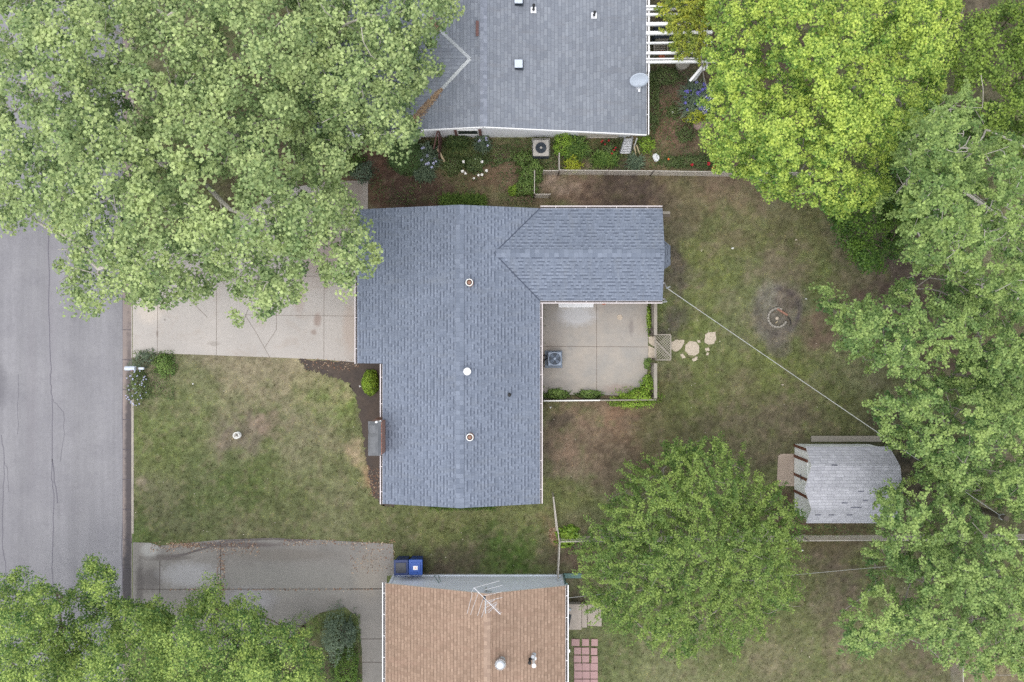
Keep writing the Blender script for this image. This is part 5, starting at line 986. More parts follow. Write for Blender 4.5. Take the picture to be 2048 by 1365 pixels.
# ================================================================ FENCES, OBJECTS
def chain_fence(name, label, pts, h, group=None, rail=True, pitch=.11, post_every=2.6, cat='fence', mat='galv', wire=.0035):
    T = thing(name, label, cat, P(*pts[0]), group); W = [P(*p) for p in pts]
    for a, b in zip(W[:-1], W[1:]):
        d = b-a; L = d.length; u = d/L; Z = Vector((0, 0, 1)); k = max(1, round(L/post_every))
        if rail:
            mb = MB(); mb.tube([a+Z*h, b+Z*h], .018, 8); mb.build('top_rail', M[mat], T)
        mb = MB(); n = int((L+h)/pitch)
        for s in (1, -1):
            for i in range(n):
                x0 = i*pitch-h if s > 0 else i*pitch; x1 = x0+h*s
                pa, pb = (x0, .04), (x1, h)
                def clip(p, q):
                    (xa, za), (xb, zb) = p, q
                    if xa > xb: xa, za, xb, zb = xb, zb, xa, za
                    if xb <= 0 or xa >= L: return None
                    if xa < 0: za += (zb-za)*(-xa)/(xb-xa); xa = 0
                    if xb > L: zb = za+(zb-za)*(L-xa)/(xb-xa); xb = L
                    return (xa, za), (xb, zb)
                c = clip(pa, pb)
                if c: mb.tube([a+u*c[0][0]+Z*c[0][1], a+u*c[1][0]+Z*c[1][1]], wire, 3, cap=False)
        mb.build('wire_mesh', M[mat], T)
        for i in range(k+1):
            p = a+d*i/k; mb = MB(); mb.lathe(p-Z*.1, [(.03, 0), (.03, h+.1), (.036, h+.11), (.03, h+.15), (.01, h+.17)], 10); mb.build('post', M[mat], T)
    return T
M['rail'] = mat_plain('weathered_rail', (186, 180, 172), .6, .2, .15, 10)
chain_fence('wire_fence', 'long wire fence with a pale top rail between the flower bed and the back lawn', [(1118,350),(1300,351.5),(1470,354),(1900,358)], 1.05, mat='rail')
chain_fence('wire_fence', 'short stepped wire fence by the bright bush left of the long fence', [(1116,318),(1116,351),(1086,351)], 1.05, mat='rail')
chain_fence('wire_fence', 'low wire fence corner standing among the green bushes north of the blue roof', [(1068,352),(1067.5,397),(1098,397)], 1.05, mat='rail')
chain_fence('wire_fence', 'narrow wire fence running down toward the brown roofed house', [(1105,986),(1116,1073)], 1.1, mat='rail')
chain_fence('wire_fence', 'short wire fence joining the blue gable wall', [(1117,1076),(1114,1142)], 1.1, mat='rail')
chain_fence('wire_fence', 'wire fence along the south side of the back lawn below the shed', [(1119,1073),(1300,1072),(1600,1071),(1760,1070),(2060,1068)], 1.05, mat='rail')
chain_fence('wire_fence', 'wire fence at the bottom right edge under the green trees', [(1900,1305),(1901,1430)], 1.1, mat='rail')
# pale low rail running beside the narrow fence
mb = MB(); mb.beam(P(1106,990,.08), P(1113,1062,.08), .05, .06); tag(mb.build('edging_rail', M['rail'], loc=P(1106, 990)), 'thin pale rail lying along the foot of the narrow wire fence', 'rail')
# board fences at the patio edge
def board_fence(label, p0, p1, h=1.25, grp=None):
    a, b = P(1302, p0), P(1302, p1); T = thing('board_fence', label, 'fence', a, grp)
    d = (b-a); L = d.length; u = d/L; Z = Vector((0, 0, 1)); r = random.Random(int(p0))
    for i in range(int(L/1.2)+2):
        p = a+u*min(i*1.2, L); mb = MB(); mb.box(p+Vector((-.06, 0, h/2)), (.09, .09, h+.06)); mb.build('post', M['wooddark'], T, bevel=.005)
    n = 7
    for k in range(n):
        z = .1+k*(h-.12)/(n-1)+.02; mb = MB(); mb.box((a+b)/2+Z*z+Vector((.01*r.random(), 0, 0)), (.026, L+.04, .145)); mb.build('board', M['wood'], T, bevel=.004)
    mb = MB(); mb.box((a+b)/2+Vector((-.02, 0, h+.07)), (.14, L+.06, .03)); mb.build('cap_rail', M['wood'], T, bevel=.004)
    return T
board_fence('weathered grey board fence on the patio edge nearest the blue roof', 606, 670)
board_fence('weathered grey board fence below the lattice gate', 727, 792)
# lattice
def lattice(parent, c, u, v, w_, h, pitch, mat, strip=.03, name='lattice'):
    c, u, v = Vector(c), Vector(u).normalized(), Vector(v).normalized(); n = u.cross(v); mb = MB(); 
    for s in (1, -1):
        k = int((w_+h)/pitch)+1
        for i in range(k):
            x0 = -w_/2-h/2+i*pitch; t = np.linspace(0, h, 2); pa = (x0+h/2-s*h/2, -h/2); pb = (x0+h/2+s*h/2, h/2)
            (xa, ya), (xb, yb) = pa, pb
            if xa > xb: xa, ya, xb, yb = xb, yb, xa, ya
            if xb <= -w_/2 or xa >= w_/2: continue
            if xa < -w_/2: ya += (yb-ya)*(-w_/2-xa)/(xb-xa); xa = -w_/2
            if xb > w_/2: yb = ya+(yb-ya)*(w_/2-xa)/(xb-xa); xb = w_/2
            mb.beam(c+u*xa+v*ya+n*s*.004, c+u*xb+v*yb+n*s*.004, strip, .007, up=tuple(n))
    mb.build(name, mat, parent)
    mb = MB()
    for s in (-1, 1):
        mb.beam(c-u*w_/2+v*s*h/2, c+u*w_/2+v*s*h/2, .05, .03, up=tuple(n)); mb.beam(c+u*s*w_/2-v*(h/2-.026), c+u*s*w_/2+v*(h/2-.026), .05, .031, up=tuple(n))
    mb.build('frame', mat, parent)
T = thing('lattice_gate', 'grey lattice gate panel lying open across the flagstone path', 'gate', P(1326, 695))
gc = P(1326, 695, .55); lattice(T, gc, (1, 0, .25), (0, 1, 0), .68, 1.12, .115, M['wood'], .026)
mb = MB(); mb.beam(gc+Vector((-.34, .3, .0)), gc+Vector((.34, -.42, .13)), .05, .025); mb.build('brace', M['wood'], T)
mb = MB()
for y in (-.52, .52): mb.box((gc.x-.36, gc.y+y, .35), (.07, .07, .75))
mb.build('gate_post', M['wooddark'], T)
T = thing('lattice_fence', 'low dark lattice fence along the lower patio edge', 'fence', P(1090, 799))
a, b = P(1086, 799), P(1305, 797); lattice(T, (a+b)/2+Vector((0, 0, .5)), b-a, (0, 0, 1), (b-a).length, .95, .09, M['wooddark'], .03)
mb = MB(); mb.beam(a+Vector((0, 0, 1.0)), a.lerp(b, .5)+Vector((0, 0, 1.0)), .05, .05); mb.build('top_rail', M['offwhite'], T)
mb = MB(); mb.beam(a.lerp(b, .5)+Vector((0, 0, .99)), b+Vector((0, 0, .99)), .05, .05); mb.build('top_rail', M['wood'], T)
# flagstones
def stone(label, poly, h=.035, mat='stone', name='flagstone', seed=0):
    r = random.Random(seed+len(label)); pts = []
    for i in range(len(poly)):
        a, b = poly[i], poly[(i+1) % len(poly)]
        for k in range(3): t = k/3; pts.append(Q(a[0]*(1-t)+b[0]*t+r.uniform(-.9, .9), a[1]*(1-t)+b[1]*t+r.uniform(-.9, .9)))
    mb = MB(); mb.prism(pts, -.02, h*.6); return tag(mb.build(name, M[mat], loc=P(*poly[0]), bevel=.01), label, 'paving stone', 'flagstones leading from the patio gate')
stone('long pinkish flagstone touching the lattice gate', [(1341,686),(1352,680),(1368,680),(1369,688),(1360,700),(1350,704),(1342,698)])
stone('largest round flagstone in the middle of the path', [(1372,690),(1380,682),(1391,684),(1398,692),(1398,705),(1390,712),(1378,711),(1369,702)])
stone('square flagstone farthest out on the lawn', [(1410,669),(1416,665),(1431,664),(1432,680),(1428,688),(1418,689),(1409,686)])
stone('small stone chip below the long pinkish flagstone', [(1361,709),(1367,708),(1371,716),(1364,718)])
stone('small sharp stone below the round flagstone', [(1384,719),(1391,714),(1396,713),(1393,722),(1386,723)])
stone('small stone chip between the square and round flagstones', [(1409,697),(1417,695),(1420,701),(1412,704)])
stone('tiny stone chip nearest the lower lawn', [(1413,706),(1419,706),(1416,711),(1413,711)])
stone('tiny stone chip above the round flagstone', [(1395,680),(1400,681),(1400,687),(1396,686)])
stone('cracked flagstone inside the patio gateway, upper piece', [(1297,673),(1312,673),(1314,697),(1298,688)], .05)
stone('cracked flagstone inside the patio gateway, lower piece', [(1297,691),(1313,699),(1313,717),(1296,719)], .05)
# white step, drain, flower pot, air conditioner on the patio
mb = MB(); c = P(1151, 605, .1); x0_, x1_ = P(1117, 0, .15).x, P(1187, 0, .15).x; yb_ = P(0, 615, .15).y
mb.box(((x0_+x1_)/2, yb_+.35, .1), (x1_-x0_, .7, .13)); o = mb.build('door_step', M['lightstep'], loc=(c.x, yb_, 0), bevel=.012); tag(o, 'white step below the patio door under the eave', 'step')
mb = MB(); mb.lathe(P(1239.5, 635, .04), [(.125, 0), (.125, .012), (.11, .02), (.02, .02)], 24); tag(mb.build('drain_cover', M['stone'], loc=P(1239.5, 635)), 'small round drain cover set in the patio', 'drain cover')
T = thing('flower_pot', 'small terracotta pot against the house wall on the patio', 'flower pot', P(1207, 605, .04)); mb = MB(); mb.lathe(P(1207, 605, .04), [(.07, 0), (.1, .16), (.12, .17), (.12, .21), (.095, .21), (.09, .17)], 18); mb.build('pot', M['terracotta'], T)
mb = MB(); mb.lathe(P(1207, 605, .19), [(.09, 0), (.02, .02)], 14); mb.build('soil', M['wooddark'], T)
def condenser(label, px, py, w_, hgt, mat, fmat, padsz, padmat, rot=0, r_=.27, off=(0, 0), z0=.04):
    T = thing('air_conditioner', label, 'air conditioner', P(px, py, z0)); c = P(px, py, hgt)
    if padsz: mb = MB(); q = P(px+off[0], py+off[1], z0); mb.box((q.x, q.y, z0+.04), (padsz, padsz, .08)); mb.build('pad', M[padmat], T, bevel=.01)
    b0 = z0+.08; s = w_/2; mb = MB(); mb.box((c.x, c.y, (b0+hgt)/2), (w_, w_, hgt-b0)); mb.build('casing', M[mat], T, bevel=.05)
    mb = MB()
    for k in range(14): z = b0+.06+k*(hgt-b0-.14)/13; mb.box((c.x, c.y, z), (w_+.012, w_+.012, .012))
    mb.build('louvre', M[fmat], T)
    # raised fan shroud ring, dark well, blades, wire guard
    mb = MB(); mb.lathe((c.x, c.y, hgt-.01), [(r_+.03, 0), (r_+.025, .03), (r_, .03), (r_-.01, .012)], 36); mb.build('shroud', M[mat], T)
    mb = MB(); mb.lathe((c.x, c.y, hgt+.004), [(r_-.005, 0), (.01, .001)], 36); mb.build('fan_well', M['dark_metal'], T)
    for k in range(4):
        a = k*math.pi/2+rot+.78; mb = MB(); u = Vector((math.cos(a), math.sin(a), 0)); v = Vector((-u.y, u.x, 0)); q = Vector((c.x, c.y, hgt+.016))
        mb.add([q+u*.03-v*.05, q+u*(r_*.88)-v*.085, q+u*(r_*.93)+v*.07+Vector((0, 0, .014)), q+u*.03+v*.05+Vector((0, 0, .014))], [(0, 1, 2, 3)]); mb.build('fan_blade', M[fmat], T)
    mb = MB(); mb.lathe((c.x, c.y, hgt+.02), [(.06, 0), (.055, .02), (.01, .025)], 16); mb.build('fan_hub', M[mat], T)
    mb = MB()
    for rr in (.09, .16, .23): mb.tube([Vector((c.x+rr*math.cos(t), c.y+rr*math.sin(t), hgt+.05)) for t in np.linspace(0, 2*math.pi, 25)], .0035, 4, cap=False)
    for k in range(10): a = k*math.pi/5; mb.tube([Vector((c.x+.04*math.cos(a), c.y+.04*math.sin(a), hgt+.055)), Vector((c.x+r_*math.cos(a), c.y+r_*math.sin(a), hgt+.03))], .0035, 4)
    mb.build('wire_guard', M[fmat], T); return T, c
M['ac_light'] = mat_plain('light_blue_grey_enamel', (128, 140, 156), .4, .1, .08, 5); M['ac_dark'] = mat_plain('fan_grey', (84, 96, 112), .5, .2)
T, c = condenser('blue grey air conditioner on a dark pad in the patio corner', 1109.5, 718, .62, .75, 'ac_light', 'ac_dark', .78, 'grey_metal', off=(-2.5, 1))
mb = MB(); mb.tube([(c.x-.3, c.y+.1, .4), (c.x-.55, c.y+.15, .3), (.8, c.y+.1, .4)], .02, 6); mb.tube([(c.x-.3, c.y+.02, .3), (c.x-.48, c.y-.1, .1), (c.x-.5, c.y-.6, .06), (c.x-.62, c.y-.8, .06)], .022, 6); mb.build('refrigerant_pipe', M['black'], T)
T, c = condenser('beige air conditioner with a dark fan opening beside the white wall', 1082, 296, .72, .7, 'beige_metal', 'dark_metal', .82, 'beige_metal', r_=.25, rot=.5, z0=0)
# mailbox
p = P(272, 738); T = thing('mailbox', 'white roadside mailbox on a post at the driveway corner', 'mailbox', P(280, 738)); zt_ = 1.05
ma, mbb = P(251, 737, zt_+.1), P(270, 737, zt_+.1)
def arch(a, b, w_, h0):
    mb = MB(); n = 9; a, b = Vector(a), Vector(b); d = (b-a).normalized(); q = Vector((-d.y, d.x, 0))
    prof = [(-w_/2, -h0), *[(-w_/2*math.cos(math.pi*i/n), w_/2*math.sin(math.pi*i/n)) for i in range(n+1)], (w_/2, -h0)]
    vs = [p_+q*x+Vector((0, 0, z)) for p_ in (a, b) for x, z in prof]; k = len(prof)
    mb.add(vs, [(i, (i+1) % k, k+(i+1) % k, k+i) for i in range(k)]+[tuple(range(k))[::-1], tuple(range(k, 2*k))]); return mb
arch(ma, mbb, .19, .12).build('box', M['paleblue'], T)
arch(ma+Vector((-.012, 0, 0)), ma, .2, .125).build('door', M['white'], T); mb = MB(); mb.box(ma+Vector((-.03, 0, .05)), (.03, .04, .02)); mb.build('door_latch', M['dark_metal'], T)
mb = MB(); mb.box(P(279, 737.5, .55)+Vector((0, 0, 0)), (.1, .1, 1.2)); mb.beam(P(254, 737.5, .9), P(287, 737.5, .93), .09, .07); mb.build('post', M['wood'], T, bevel=.006)
mb = MB(); mb.box(P(283, 737.5, 1.05), (.22, .1, .1)); mb.build('newspaper_tube', M['paleblue'], T, bevel=.01)
mb = MB(); mb.box(mbb+Vector((-.1, -.105, .06)), (.05, .012, .14)); mb.build('flag', M['f_red'], T)
# pale garden ornament on the front lawn
T = thing('garden_ornament', 'small white round stone ornament alone on the front lawn', 'garden ornament', P(477, 870)); q = P(477, 870)
mb = MB(); mb.lathe(q, [(.13, 0), (.15, .05), (.1, .1), (.1, .22), (.14, .27), (.15, .33), (.12, .33), (.1, .29), (.01, .28)], 22); mb.build('basin', M['offwhite'], T)
mb = MB(); mb.lathe(q+Vector((.01, .03, .28)), [(.05, 0), (.06, .04), (.035, .09), (.03, .12), (.04, .15), (.01, .18)], 12); mb.tube([q+Vector((-.08, -.05, .3)), q+Vector((.0, .0, .38)), q+Vector((.09, -.04, .31))], .018, 6); mb.build('figure', M['stonegrey'], T)
# trash bins
def bin_(label, px, py, w_, d_, h, lid, body, inset, rz=0):
    c = P(px, py, h); T = thing('wheeled_bin', label, 'bin', (c.x, c.y, 0), 'wheeled bins beside the blue gable'); R_ = Matrix.Rotation(rz, 3, 'Z')
    t = [(-w_/2, -d_/2), (w_/2, -d_/2), (w_/2, d_/2), (-w_/2, d_/2)]; vs = []
    for z, k in ((.06, .82), (h-.06, .98)): vs += [R_ @ Vector((x*k, y*k, 0))+Vector((c.x, c.y, z)) for x, y in t]
    mb = MB(); mb.add(vs, [(3, 2, 1, 0), (4, 5, 6, 7), (0, 1, 5, 4), (1, 2, 6, 5), (2, 3, 7, 6), (3, 0, 4, 7)]); mb.build('body', M[body], T, bevel=.02)
    o3 = lambda x, y, z: R_ @ Vector((x, y, 0))+Vector((c.x, c.y, z))
    mb = MB(); mb.box(o3(0, 0, h-.02), (w_+.03, d_+.03, .05), M=R_); l = mb.build('lid', M[lid], T, bevel=.02)
    mb = MB(); mb.box(o3(0, .0, h+.02), (w_*.76, d_*.68, .03), M=R_); mb.build('lid_panel', M[inset], l, bevel=.02)
    mb = MB(); mb.tube([o3(-w_*.42, -d_/2-.02, h-.04), o3(-w_*.42, -d_/2-.07, h-.03), o3(w_*.42, -d_/2-.07, h-.03), o3(w_*.42, -d_/2-.02, h-.04)], .016, 6); mb.build('handle', M[body], T)
    for s in (-1, 1): mb = MB(); mb.lathe(o3(s*(w_*.38)-.03, -d_/2+.02, .12), [(.11, 0), (.11, .05)], 16, axis=(1, 0, 0)); mb.build('wheel', M['black'], T)
    return T, l, o3
T, l, o3 = bin_('dark navy wheeled bin with a sagging black lid beside the bright blue bin', 802, 1136, .6, .66, 1.05, 'navy', 'navy', 'binblack', .02)
T, l, o3 = bin_('bright blue wheeled recycling bin with a white label on its lid', 831, 1135, .58, .64, 1.0, 'blue_lid', 'blue', 'blue_lid')
mb = MB(); mb.box(o3(0, -.02, 1.0+.039), (.2, .17, .006)); lb_ = mb.build('label', M['white'], l); mb = MB(); mb.box(o3(0, -.02, 1.044), (.08, .07, .004), .6); mb.build('emblem', M['f_pink'], lb_)
# fire ring
T = thing('fire_ring', 'round ring of pale stones with a straight reddish side on the back lawn', 'fire ring', P(1555, 636)); r = random.Random(9); cc = P(1554, 636)
Rr = 18.5*S
for k in range(15):
    a = math.radians(70+k*18.5); q = cc+Vector((Rr*math.cos(a), Rr*math.sin(a), .05)); mb = MB(); mb.box(q, (.085, .128, .13), a+r.uniform(-.08, .08)); mb.build('ring_stone', M['stonegrey'], T, bevel=.015)
a0, a1 = P(1553, 618), P(1574, 631)
for k in range(4): q = a0.lerp(a1, (k+.5)/4)+Vector((0, 0, .055)); mb = MB(); mb.box(q, (.13, .08, .15), math.atan2(a1.y-a0.y, a1.x-a0.x)); mb.build('ring_brick', M['redstone'], T, bevel=.012)
mb = MB(); mb.lathe(P(1554, 637, .04), [(.09, 0), (.07, .05), (.02, .07)], 9); mb.build('inner_stone', M['stone'], T)
mb = MB(); mb.box(P(1553, 645, .03), (.1, .04, .04), .6); tag(mb.build('wood_chip', M['woodlight'], loc=P(1553, 645)), 'pale chip of wood inside the fire ring', 'wood chip')
mb = MB(); mb.tube([P(1575, 634, .05), P(1580, 640, .04), P(1582, 649, .03)], .022, 6); tag(mb.build('burnt_stick', M['black'], loc=P(1575, 634)), 'curved blackened stick beside the fire ring', 'stick')
# overhead cables
def cable(name, label, a, b, sag, rad, mat='cable'):
    a, b = Vector(a), Vector(b); pts = []
    for i in range(33): t = i/32; p = a.lerp(b, t); p.z -= sag*4*t*(1-t); pts.append(p)
    mb = MB(); mb.tube(pts, rad, 6); return tag(mb.build(name, M[mat], loc=a), label, 'cable')
cable('service_cable', 'pale overhead cable from the blue roofed house across the lawn past the shed', P(1336, 578, 3.05), P(2004, 1034, 5.2), .12, .013)
cable('service_cable', 'thin grey overhead cable crossing the lower lawn toward the right trees', P(1138, 1196, 2.6), P(1882, 1124, 4.2), .15, .006)
T = thing('utility_pole', 'wooden utility pole standing under the trees beside the shed', 'utility pole', P(1870, 985)); q = P(2004, 1034, 5.2)
mb = MB(); mb.tube([(q.x, q.y, -.3), (q.x, q.y, 5.5)], [.13, .1], 12); mb.build('pole', M['wooddark'], T); mb = MB(); mb.lathe(q+Vector((0, 0, -.06)), [(.12, 0), (.125, .04), (.12, .1)], 14); mb.build('bracket', M['galv'], T)
# pergola
T = thing('pergola', 'white slatted pergola attached to the east side of the grey roof', 'pergola', (P(1355, 0).x, 14.5, 0)); pz_ = 2.55
for (py, wd) in ((14, .08), (20, .05), (30, .09), (49, .13), (67, .13), (87, .06), (107, .1), (119, .05), (125, .09), (-8, .1), (-28, .1), (-48, .1)):
    mb = MB(); a, b = P(1292, py, pz_+.1), P(1424+(10 if py in (107, 125) else 0), py-1.5, pz_+.1); mb.beam(a, b, wd, .14); mb.build('rafter', M['white'], T, bevel=.004)
for px in (1292.5, 1298.0, 1408, 1413.5):
    mb = MB(); mb.beam(P(px, 145 if px < 1300 else 141, pz_-.045), P(px, -160, pz_-.045), .05, .14); mb.build('beam', M['white'], T, bevel=.004)
for px, py in ((1295, 128), (1411, 128), (1411, -20), (1295, -60), (1411, -150)):
    q = P(px, py, pz_); mb = MB(); mb.box((q.x, q.y, pz_/2-.06), (.1, .1, pz_-.12)); mb.build('post', M['white'], T, bevel=.006)
q = P(1411, 128, pz_); mb = MB(); mb.beam((q.x-.1, q.y-.06, 2.4), (q.x-.5, q.y-.5, 1.85), .1, .06); mb.build('brace', M['white'], T)
# chair, pots and stones below the pergola
p = P(1320, 100, .4); T = thing('slatted_chair', 'grey slatted wooden garden chair under the pergola', 'chair', (p.x, p.y, 0))
for k in range(5): mb = MB(); mb.box((p.x-.02, p.y-.2+k*.1, .42), (.5, .065, .025), .03); mb.build('slat', M['wood'], T)
for sx_ in (-1, 1):
    for sy_ in (-1, 1): mb = MB(); mb.box((p.x+sx_*.25, p.y+sy_*.22, .21), (.05, .05, .42)); mb.build('leg', M['wood'], T)
    mb = MB(); mb.box((p.x+sx_*.29, p.y, .62), (.06, .55, .03)); mb.build('armrest', M['wood'], T)
mb = MB(); mb.box((p.x, p.y+.27, .7), (.56, .03, .55)); mb.build('backrest', M['wood'], T)
mb = MB(); q = P(1363, 128, .3); mb.lathe((q.x, q.y, 0), [(.2, 0), (.12, .08), (.1, .4), (.32, .5), (.33, .54), (.28, .52), (.02, .47)], 24); tag(mb.build('birdbath', M['stonegrey'], loc=(q.x, q.y, 0)), 'round stone birdbath half hidden below the lowest pergola rafter', 'birdbath')
mb = MB(); q = P(1359, 112, 0); mb.tube([Vector((q.x+(.26-.014*k)*math.cos(k*.5), q.y+(.26-.014*k)*math.sin(k*.5), .02+.003*k)) for k in range(16)], .016, 6); tag(mb.build('garden_hose', M['rock'], loc=q), 'coiled brown garden hose under the pergola', 'hose')
mb = MB(); q = P(1323, 112, 0); mb.lathe(q, [(.12, 0), (.17, .2), (.19, .2), (.16, .16)], 18); tag(mb.build('flower_pot', M['terracotta'], loc=q), 'low pot between the chair and hose under the pergola', 'flower pot')
M['tarp'] = mat_plain('dark_blue_cover', (44, 54, 66), .6, var=.3, scale=4)
mb = MB(); q = P(1325, 76, 0); mb.box((q.x, q.y, .35), (1.0, .55, .7)); mb.box((q.x+.05, q.y, .72), (1.06, .6, .05)); tag(mb.build('covered_bench', M['tarp'], loc=q, bevel=.05), 'dark covered bench under the pergola rafters', 'bench')
# white garden bench, rock, bowl, ladder, boards
p = P(1417, 204, .45); T = thing('garden_bench', 'white slatted bench tilted beside the violet irises', 'bench', (p.x, p.y, 0)); a = math.radians(42)
u = Vector((math.cos(a), math.sin(a), 0)); v = Vector((-u.y, u.x, 0))
for k in range(6): mb = MB(); c = Vector((p.x, p.y, .45))+v*(.24-.095*k); mb.beam(c-u*.5, c+u*.5, .045, .03); mb.build('slat', M['offwhite'], T)
for s in (-1, 1):
    mb = MB(); c = Vector((p.x, p.y, .41))+u*s*.45; mb.beam(c+v*.3, c-v*.3, .05, .05); mb.build('frame', M['offwhite'], T)
    for s2 in (-1, 1): mb = MB(); q = Vector((p.x, p.y, .2))+u*s*.45+v*s2*.24; mb.box(q, (.05, .05, .4), a); mb.build('leg', M['offwhite'], T)
def rock(label, px, py, rx, ry, h, mat='rock', seed=1, name='garden_rock', cat='rock', loc=None):
    r = np.random.RandomState(seed); b = P(px, py); mb = MB(); n = 12; prof = [(1, -.1), (1.0, .3), (.85, .8), (.5, 1.0)]; vs = []
    for rr, z in prof:
        for j in range(n): t = 2*math.pi*j/n; k = 1+.16*math.sin(2*t+seed)+.1*math.sin(3*t+seed*2)+r.uniform(-.05, .05); vs.append((b.x+rx*rr*k*math.cos(t), b.y+ry*rr*k*math.sin(t), h*z+r.uniform(-.1, .1)*h))
    mb.add(vs, [(i*n+j, i*n+(j+1) % n, (i+1)*n+(j+1) % n, (i+1)*n+j) for i in range(3) for j in range(n)]+[tuple(range(3*n, 4*n))]); return tag(mb.build(name, M[mat], loc=b, smooth=False), label, cat)
rock('large flat pinkish rock at the edge of the bright maple', 1403, 250, .38, .26, .25)
for i, (px, py, s, lb) in enumerate([(1465,497,.06,'white stone on the grass right of the bay window'), (1592,480,.05,'pale stone on the upper right of the back lawn'), (1565,770,.05,'tan stone on the lawn midway down the cable'), (748,777,.05,'white pebble in the mulch right under the box shrub'), (720,773,.045,'white chip in the mulch left of the box shrub'), (386,768,.04,'white scrap on the front lawn below the driveway'), (1101,815,.05,'white pebble below the lattice fence'), (997,283+13,.05,'pink stone in the bed left of the beige air conditioner'), (1612,598,.04,'white chip right of the fire ring'), (1605,1101,.04,'white chip beside the feathery tree near the lower fence')]):
    rock(lb, px, py, s, s*.8, s, 'offwhite' if 'white' in lb else 'stone', i, 'pebble', 'stone')
T = thing('bowl', 'pale bowl shaped like a bean on the soil near the wire fence', 'bowl', P(1313, 315)); mb = MB(); q = P(1312, 315, .12)
pts = [Vector((q.x+.16*math.cos(t)*(1-.25*math.exp(-((t-3.6)/.5)**2)), q.y+.19*math.sin(t)*(1-.2*math.exp(-((t-3.6)/.5)**2)), 0)) for t in np.linspace(0, 2*math.pi, 24, endpoint=False)]
mb.prism(pts, .02, .1); mb.build('basin', M['alu'], T, bevel=.02)
la, lb2 = P(1256, 271, 1.9), P(1251, 309, .0)
T = thing('stepladder', 'grey metal stepladder leaning at the south wall of the grey house', 'ladder', (lb2.x, lb2.y, 0)); ft = P(1250, 308, 0); tp = P(1257.5, 276, 1.55)
for s in (-1, 1): mb = MB(); mb.beam(ft+Vector((s*.25, 0, .0)), tp+Vector((s*.17, 0, 0)), .05, .03); mb.build('rail', M['galv'], T)
for k in range(6): t = (k+.6)/6.4; q = ft.lerp(tp, t); mb = MB(); mb.box(q, (.46-.14*t, .11, .03)); mb.build('tread', M['alu'], T)
mb = MB(); mb.beam(tp+Vector((.15, .05, 0)), Vector((tp.x+.2, tp.y+.3, .0)), .03, .03); mb.beam(tp+Vector((-.15, .05, 0)), Vector((tp.x-.2, tp.y+.3, .0)), .03, .03); mb.build('rear_leg', M['galv'], T)
for i, (a, b, lb) in enumerate([((1274,277,1.2),(1266,300,.03),'white stick leaning by the stepladder'), ((1268,288,.5),(1272,312,.03),'tan board lying right of the stepladder'), ((1273,290,.4),(1279,308,.03),'thin pale lath at the right of the stick pile')]):
    mb = MB(); mb.beam(P(*a), P(*b), .05, .025); tag(mb.build('stick' if i != 1 else 'board', M['offwhite' if i == 0 else 'woodlight'], loc=P(*b)), lb, 'stick' if i != 1 else 'board')
# brown fence panel below the grey house wall
T = thing('fence_panel', 'rusty brown broken fence panel standing out from the white wall', 'fence', P(882, 290)); a, b = P(884, 277), P(880, 322)
for k in range(7):
    q = a.lerp(b, (k+.5)/7); h = 1.8-.14*k if k < 6 else .7; mb = MB(); mb.box((q.x+.012*(k % 2), q.y, h/2), (.025, a.y/7-b.y/7-.012, h)); mb.build('board', M['rustbrown'], T)
mb = MB(); mb.beam((a.x-.03, a.y, 1.75), (b.x-.2, b.y+.35, .85), .06, .05); mb.build('top_rail', M['rustbrown'], T)
mb = MB(); mb.beam(P(875, 298, .5), P(889, 324, .1), .09, .03); tag(mb.build('board', M['woodlight'], loc=P(889, 324)), 'loose grey brown board propped against the brown fence panel', 'board')
mb = MB(); mb.tube([P(821, 279, .6)+Vector((0, 0, 1)), P(826, 279, .6), P(831, 283, .1)], .035, 8); tag(mb.build('downpipe', M['offwhite'], loc=P(831, 283)), 'short white downpipe at the west end of the white wall', 'pipe')
# timber ends by the northeast corner and behind the shed
for i, (a, b, w_, z, lb, mt) in enumerate([((1322,426),(1340,426),.12,.5,'upper weathered plank sticking out at the northeast corner of the blue roof','wood'), ((1322,432),(1340,432),.12,.45,'lower weathered plank sticking out at the northeast corner of the blue roof','wooddark'), ((1622,878),(1762,878),.26,.12,'long grey timber lying behind the shed','wood')]):
    mb = MB(); mb.beam(P(*a, z), P(*b, z), w_, .06); tag(mb.build('plank', M[mt], loc=P(*a)), lb, 'plank')
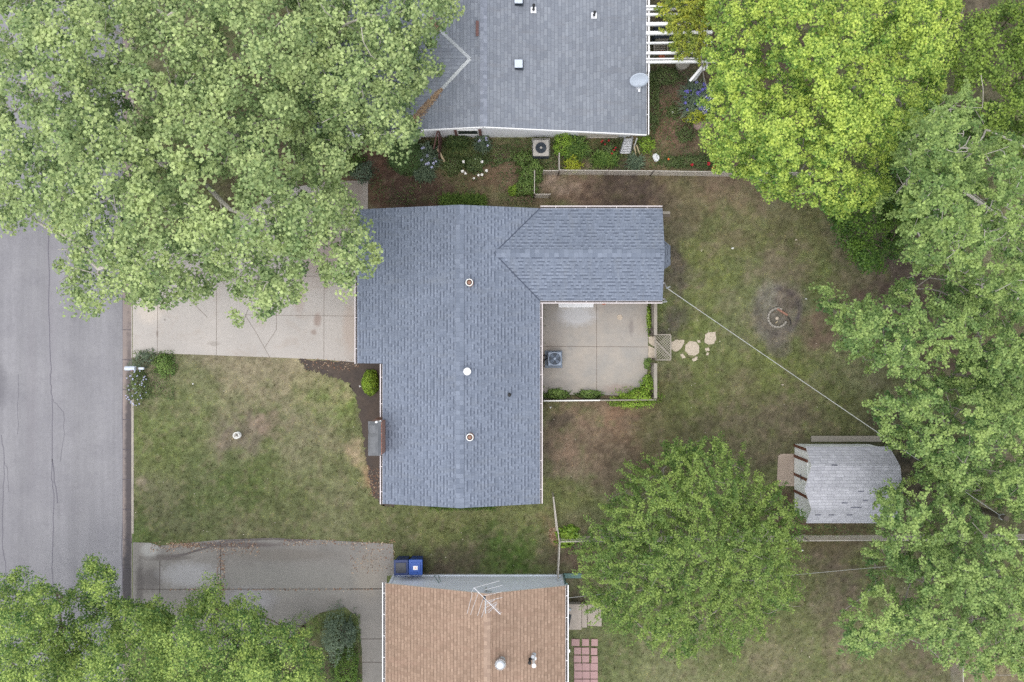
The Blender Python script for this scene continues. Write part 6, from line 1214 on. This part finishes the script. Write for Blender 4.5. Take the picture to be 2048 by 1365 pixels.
# steps, slab, mat and pavers east of the brown roofed house
xs = [P(v, 0, .35).x for v in (1120, 1163)]; mb = MB(); ya_, yb_ = P(0, 1209, .35).y, P(0, 1260, .35).y
M['stepc'] = mat_concrete('step_concrete', (158, 148, 138), (170, 160, 150), (136, 126, 118), big=1.5)
mb.box(((xs[0]+xs[1])/2, (ya_+yb_)/2, .17), (xs[1]-xs[0], ya_-yb_, .36)); o = mb.build('doorstep', M['stepc'], loc=(xs[0], ya_, 0), bevel=.015); tag(o, 'concrete landing by the east wall of the brown roofed house', 'step')
xs = [P(1163, 0, .2).x+.01, P(1174, 0, .2).x]; ya_, yb_ = P(0, 1209, .2).y, P(0, 1256, .2).y; mb = MB(); mb.box(((xs[0]+xs[1])/2, (ya_+yb_)/2, .09), (xs[1]-xs[0], ya_-yb_, .2)); tag(mb.build('doorstep', M['stepc'], loc=(xs[0], ya_, 0), bevel=.012), 'narrow lower concrete step beside the landing', 'step')
slab('garden_slab', [(1175,1209),(1204,1211),(1203,1253),(1175,1251)], .03, [M['stepc']])
mb = MB(); q = [P(*v, .36) for v in ((1122,1226),(1143,1230),(1138,1256),(1120,1250))]; mb.prism([(v.x, v.y) for v in q], .353, .37); tag(mb.build('door_mat', M['mat'], loc=q[0]), 'dark door mat on the concrete landing', 'mat')
cols = ['left', 'middle', 'right']; rows = ['top', 'second', 'third', 'fourth', 'fifth', 'sixth']
pav = [[(1151,1285,16),(1171,1285,14),(1189,1285,13)],[(1155,1302,14),(1171,1302,15),(1188,1303,13)],[(1155,1318,15),(1171,1318,14),(1189,1319,13)],[(1156,1334,16),(1172,1334,15),(1188,1334,15)],[(1156,1350,16),(1172,1350,15),(1188,1350,15)],[(1156,1366,16),(1172,1366,15),(1188,1366,15)]]
proto = None
for i, row in enumerate(pav):
    for j, (px, py, w_) in enumerate(row):
        if proto is None:
            mb = MB(); mb.box((0, 0, .01), (.32, .32, .06)); proto = mb.build('paver', M['pinkpaver'], bevel=.008); o = proto
        else: o = proto.copy(); COL.objects.link(o)
        o.location = P(px, py, .02); o.rotation_euler.z = (i*3+j) % 5*.01-.02; k = w_/14.3; o.scale = (k, 1.02 if i > 2 else .97, 1)
        tag(o, 'pink lawn paver, %s row and %s column, by the brown house' % (rows[i], cols[j]), 'paver', 'pink pavers in the lawn')
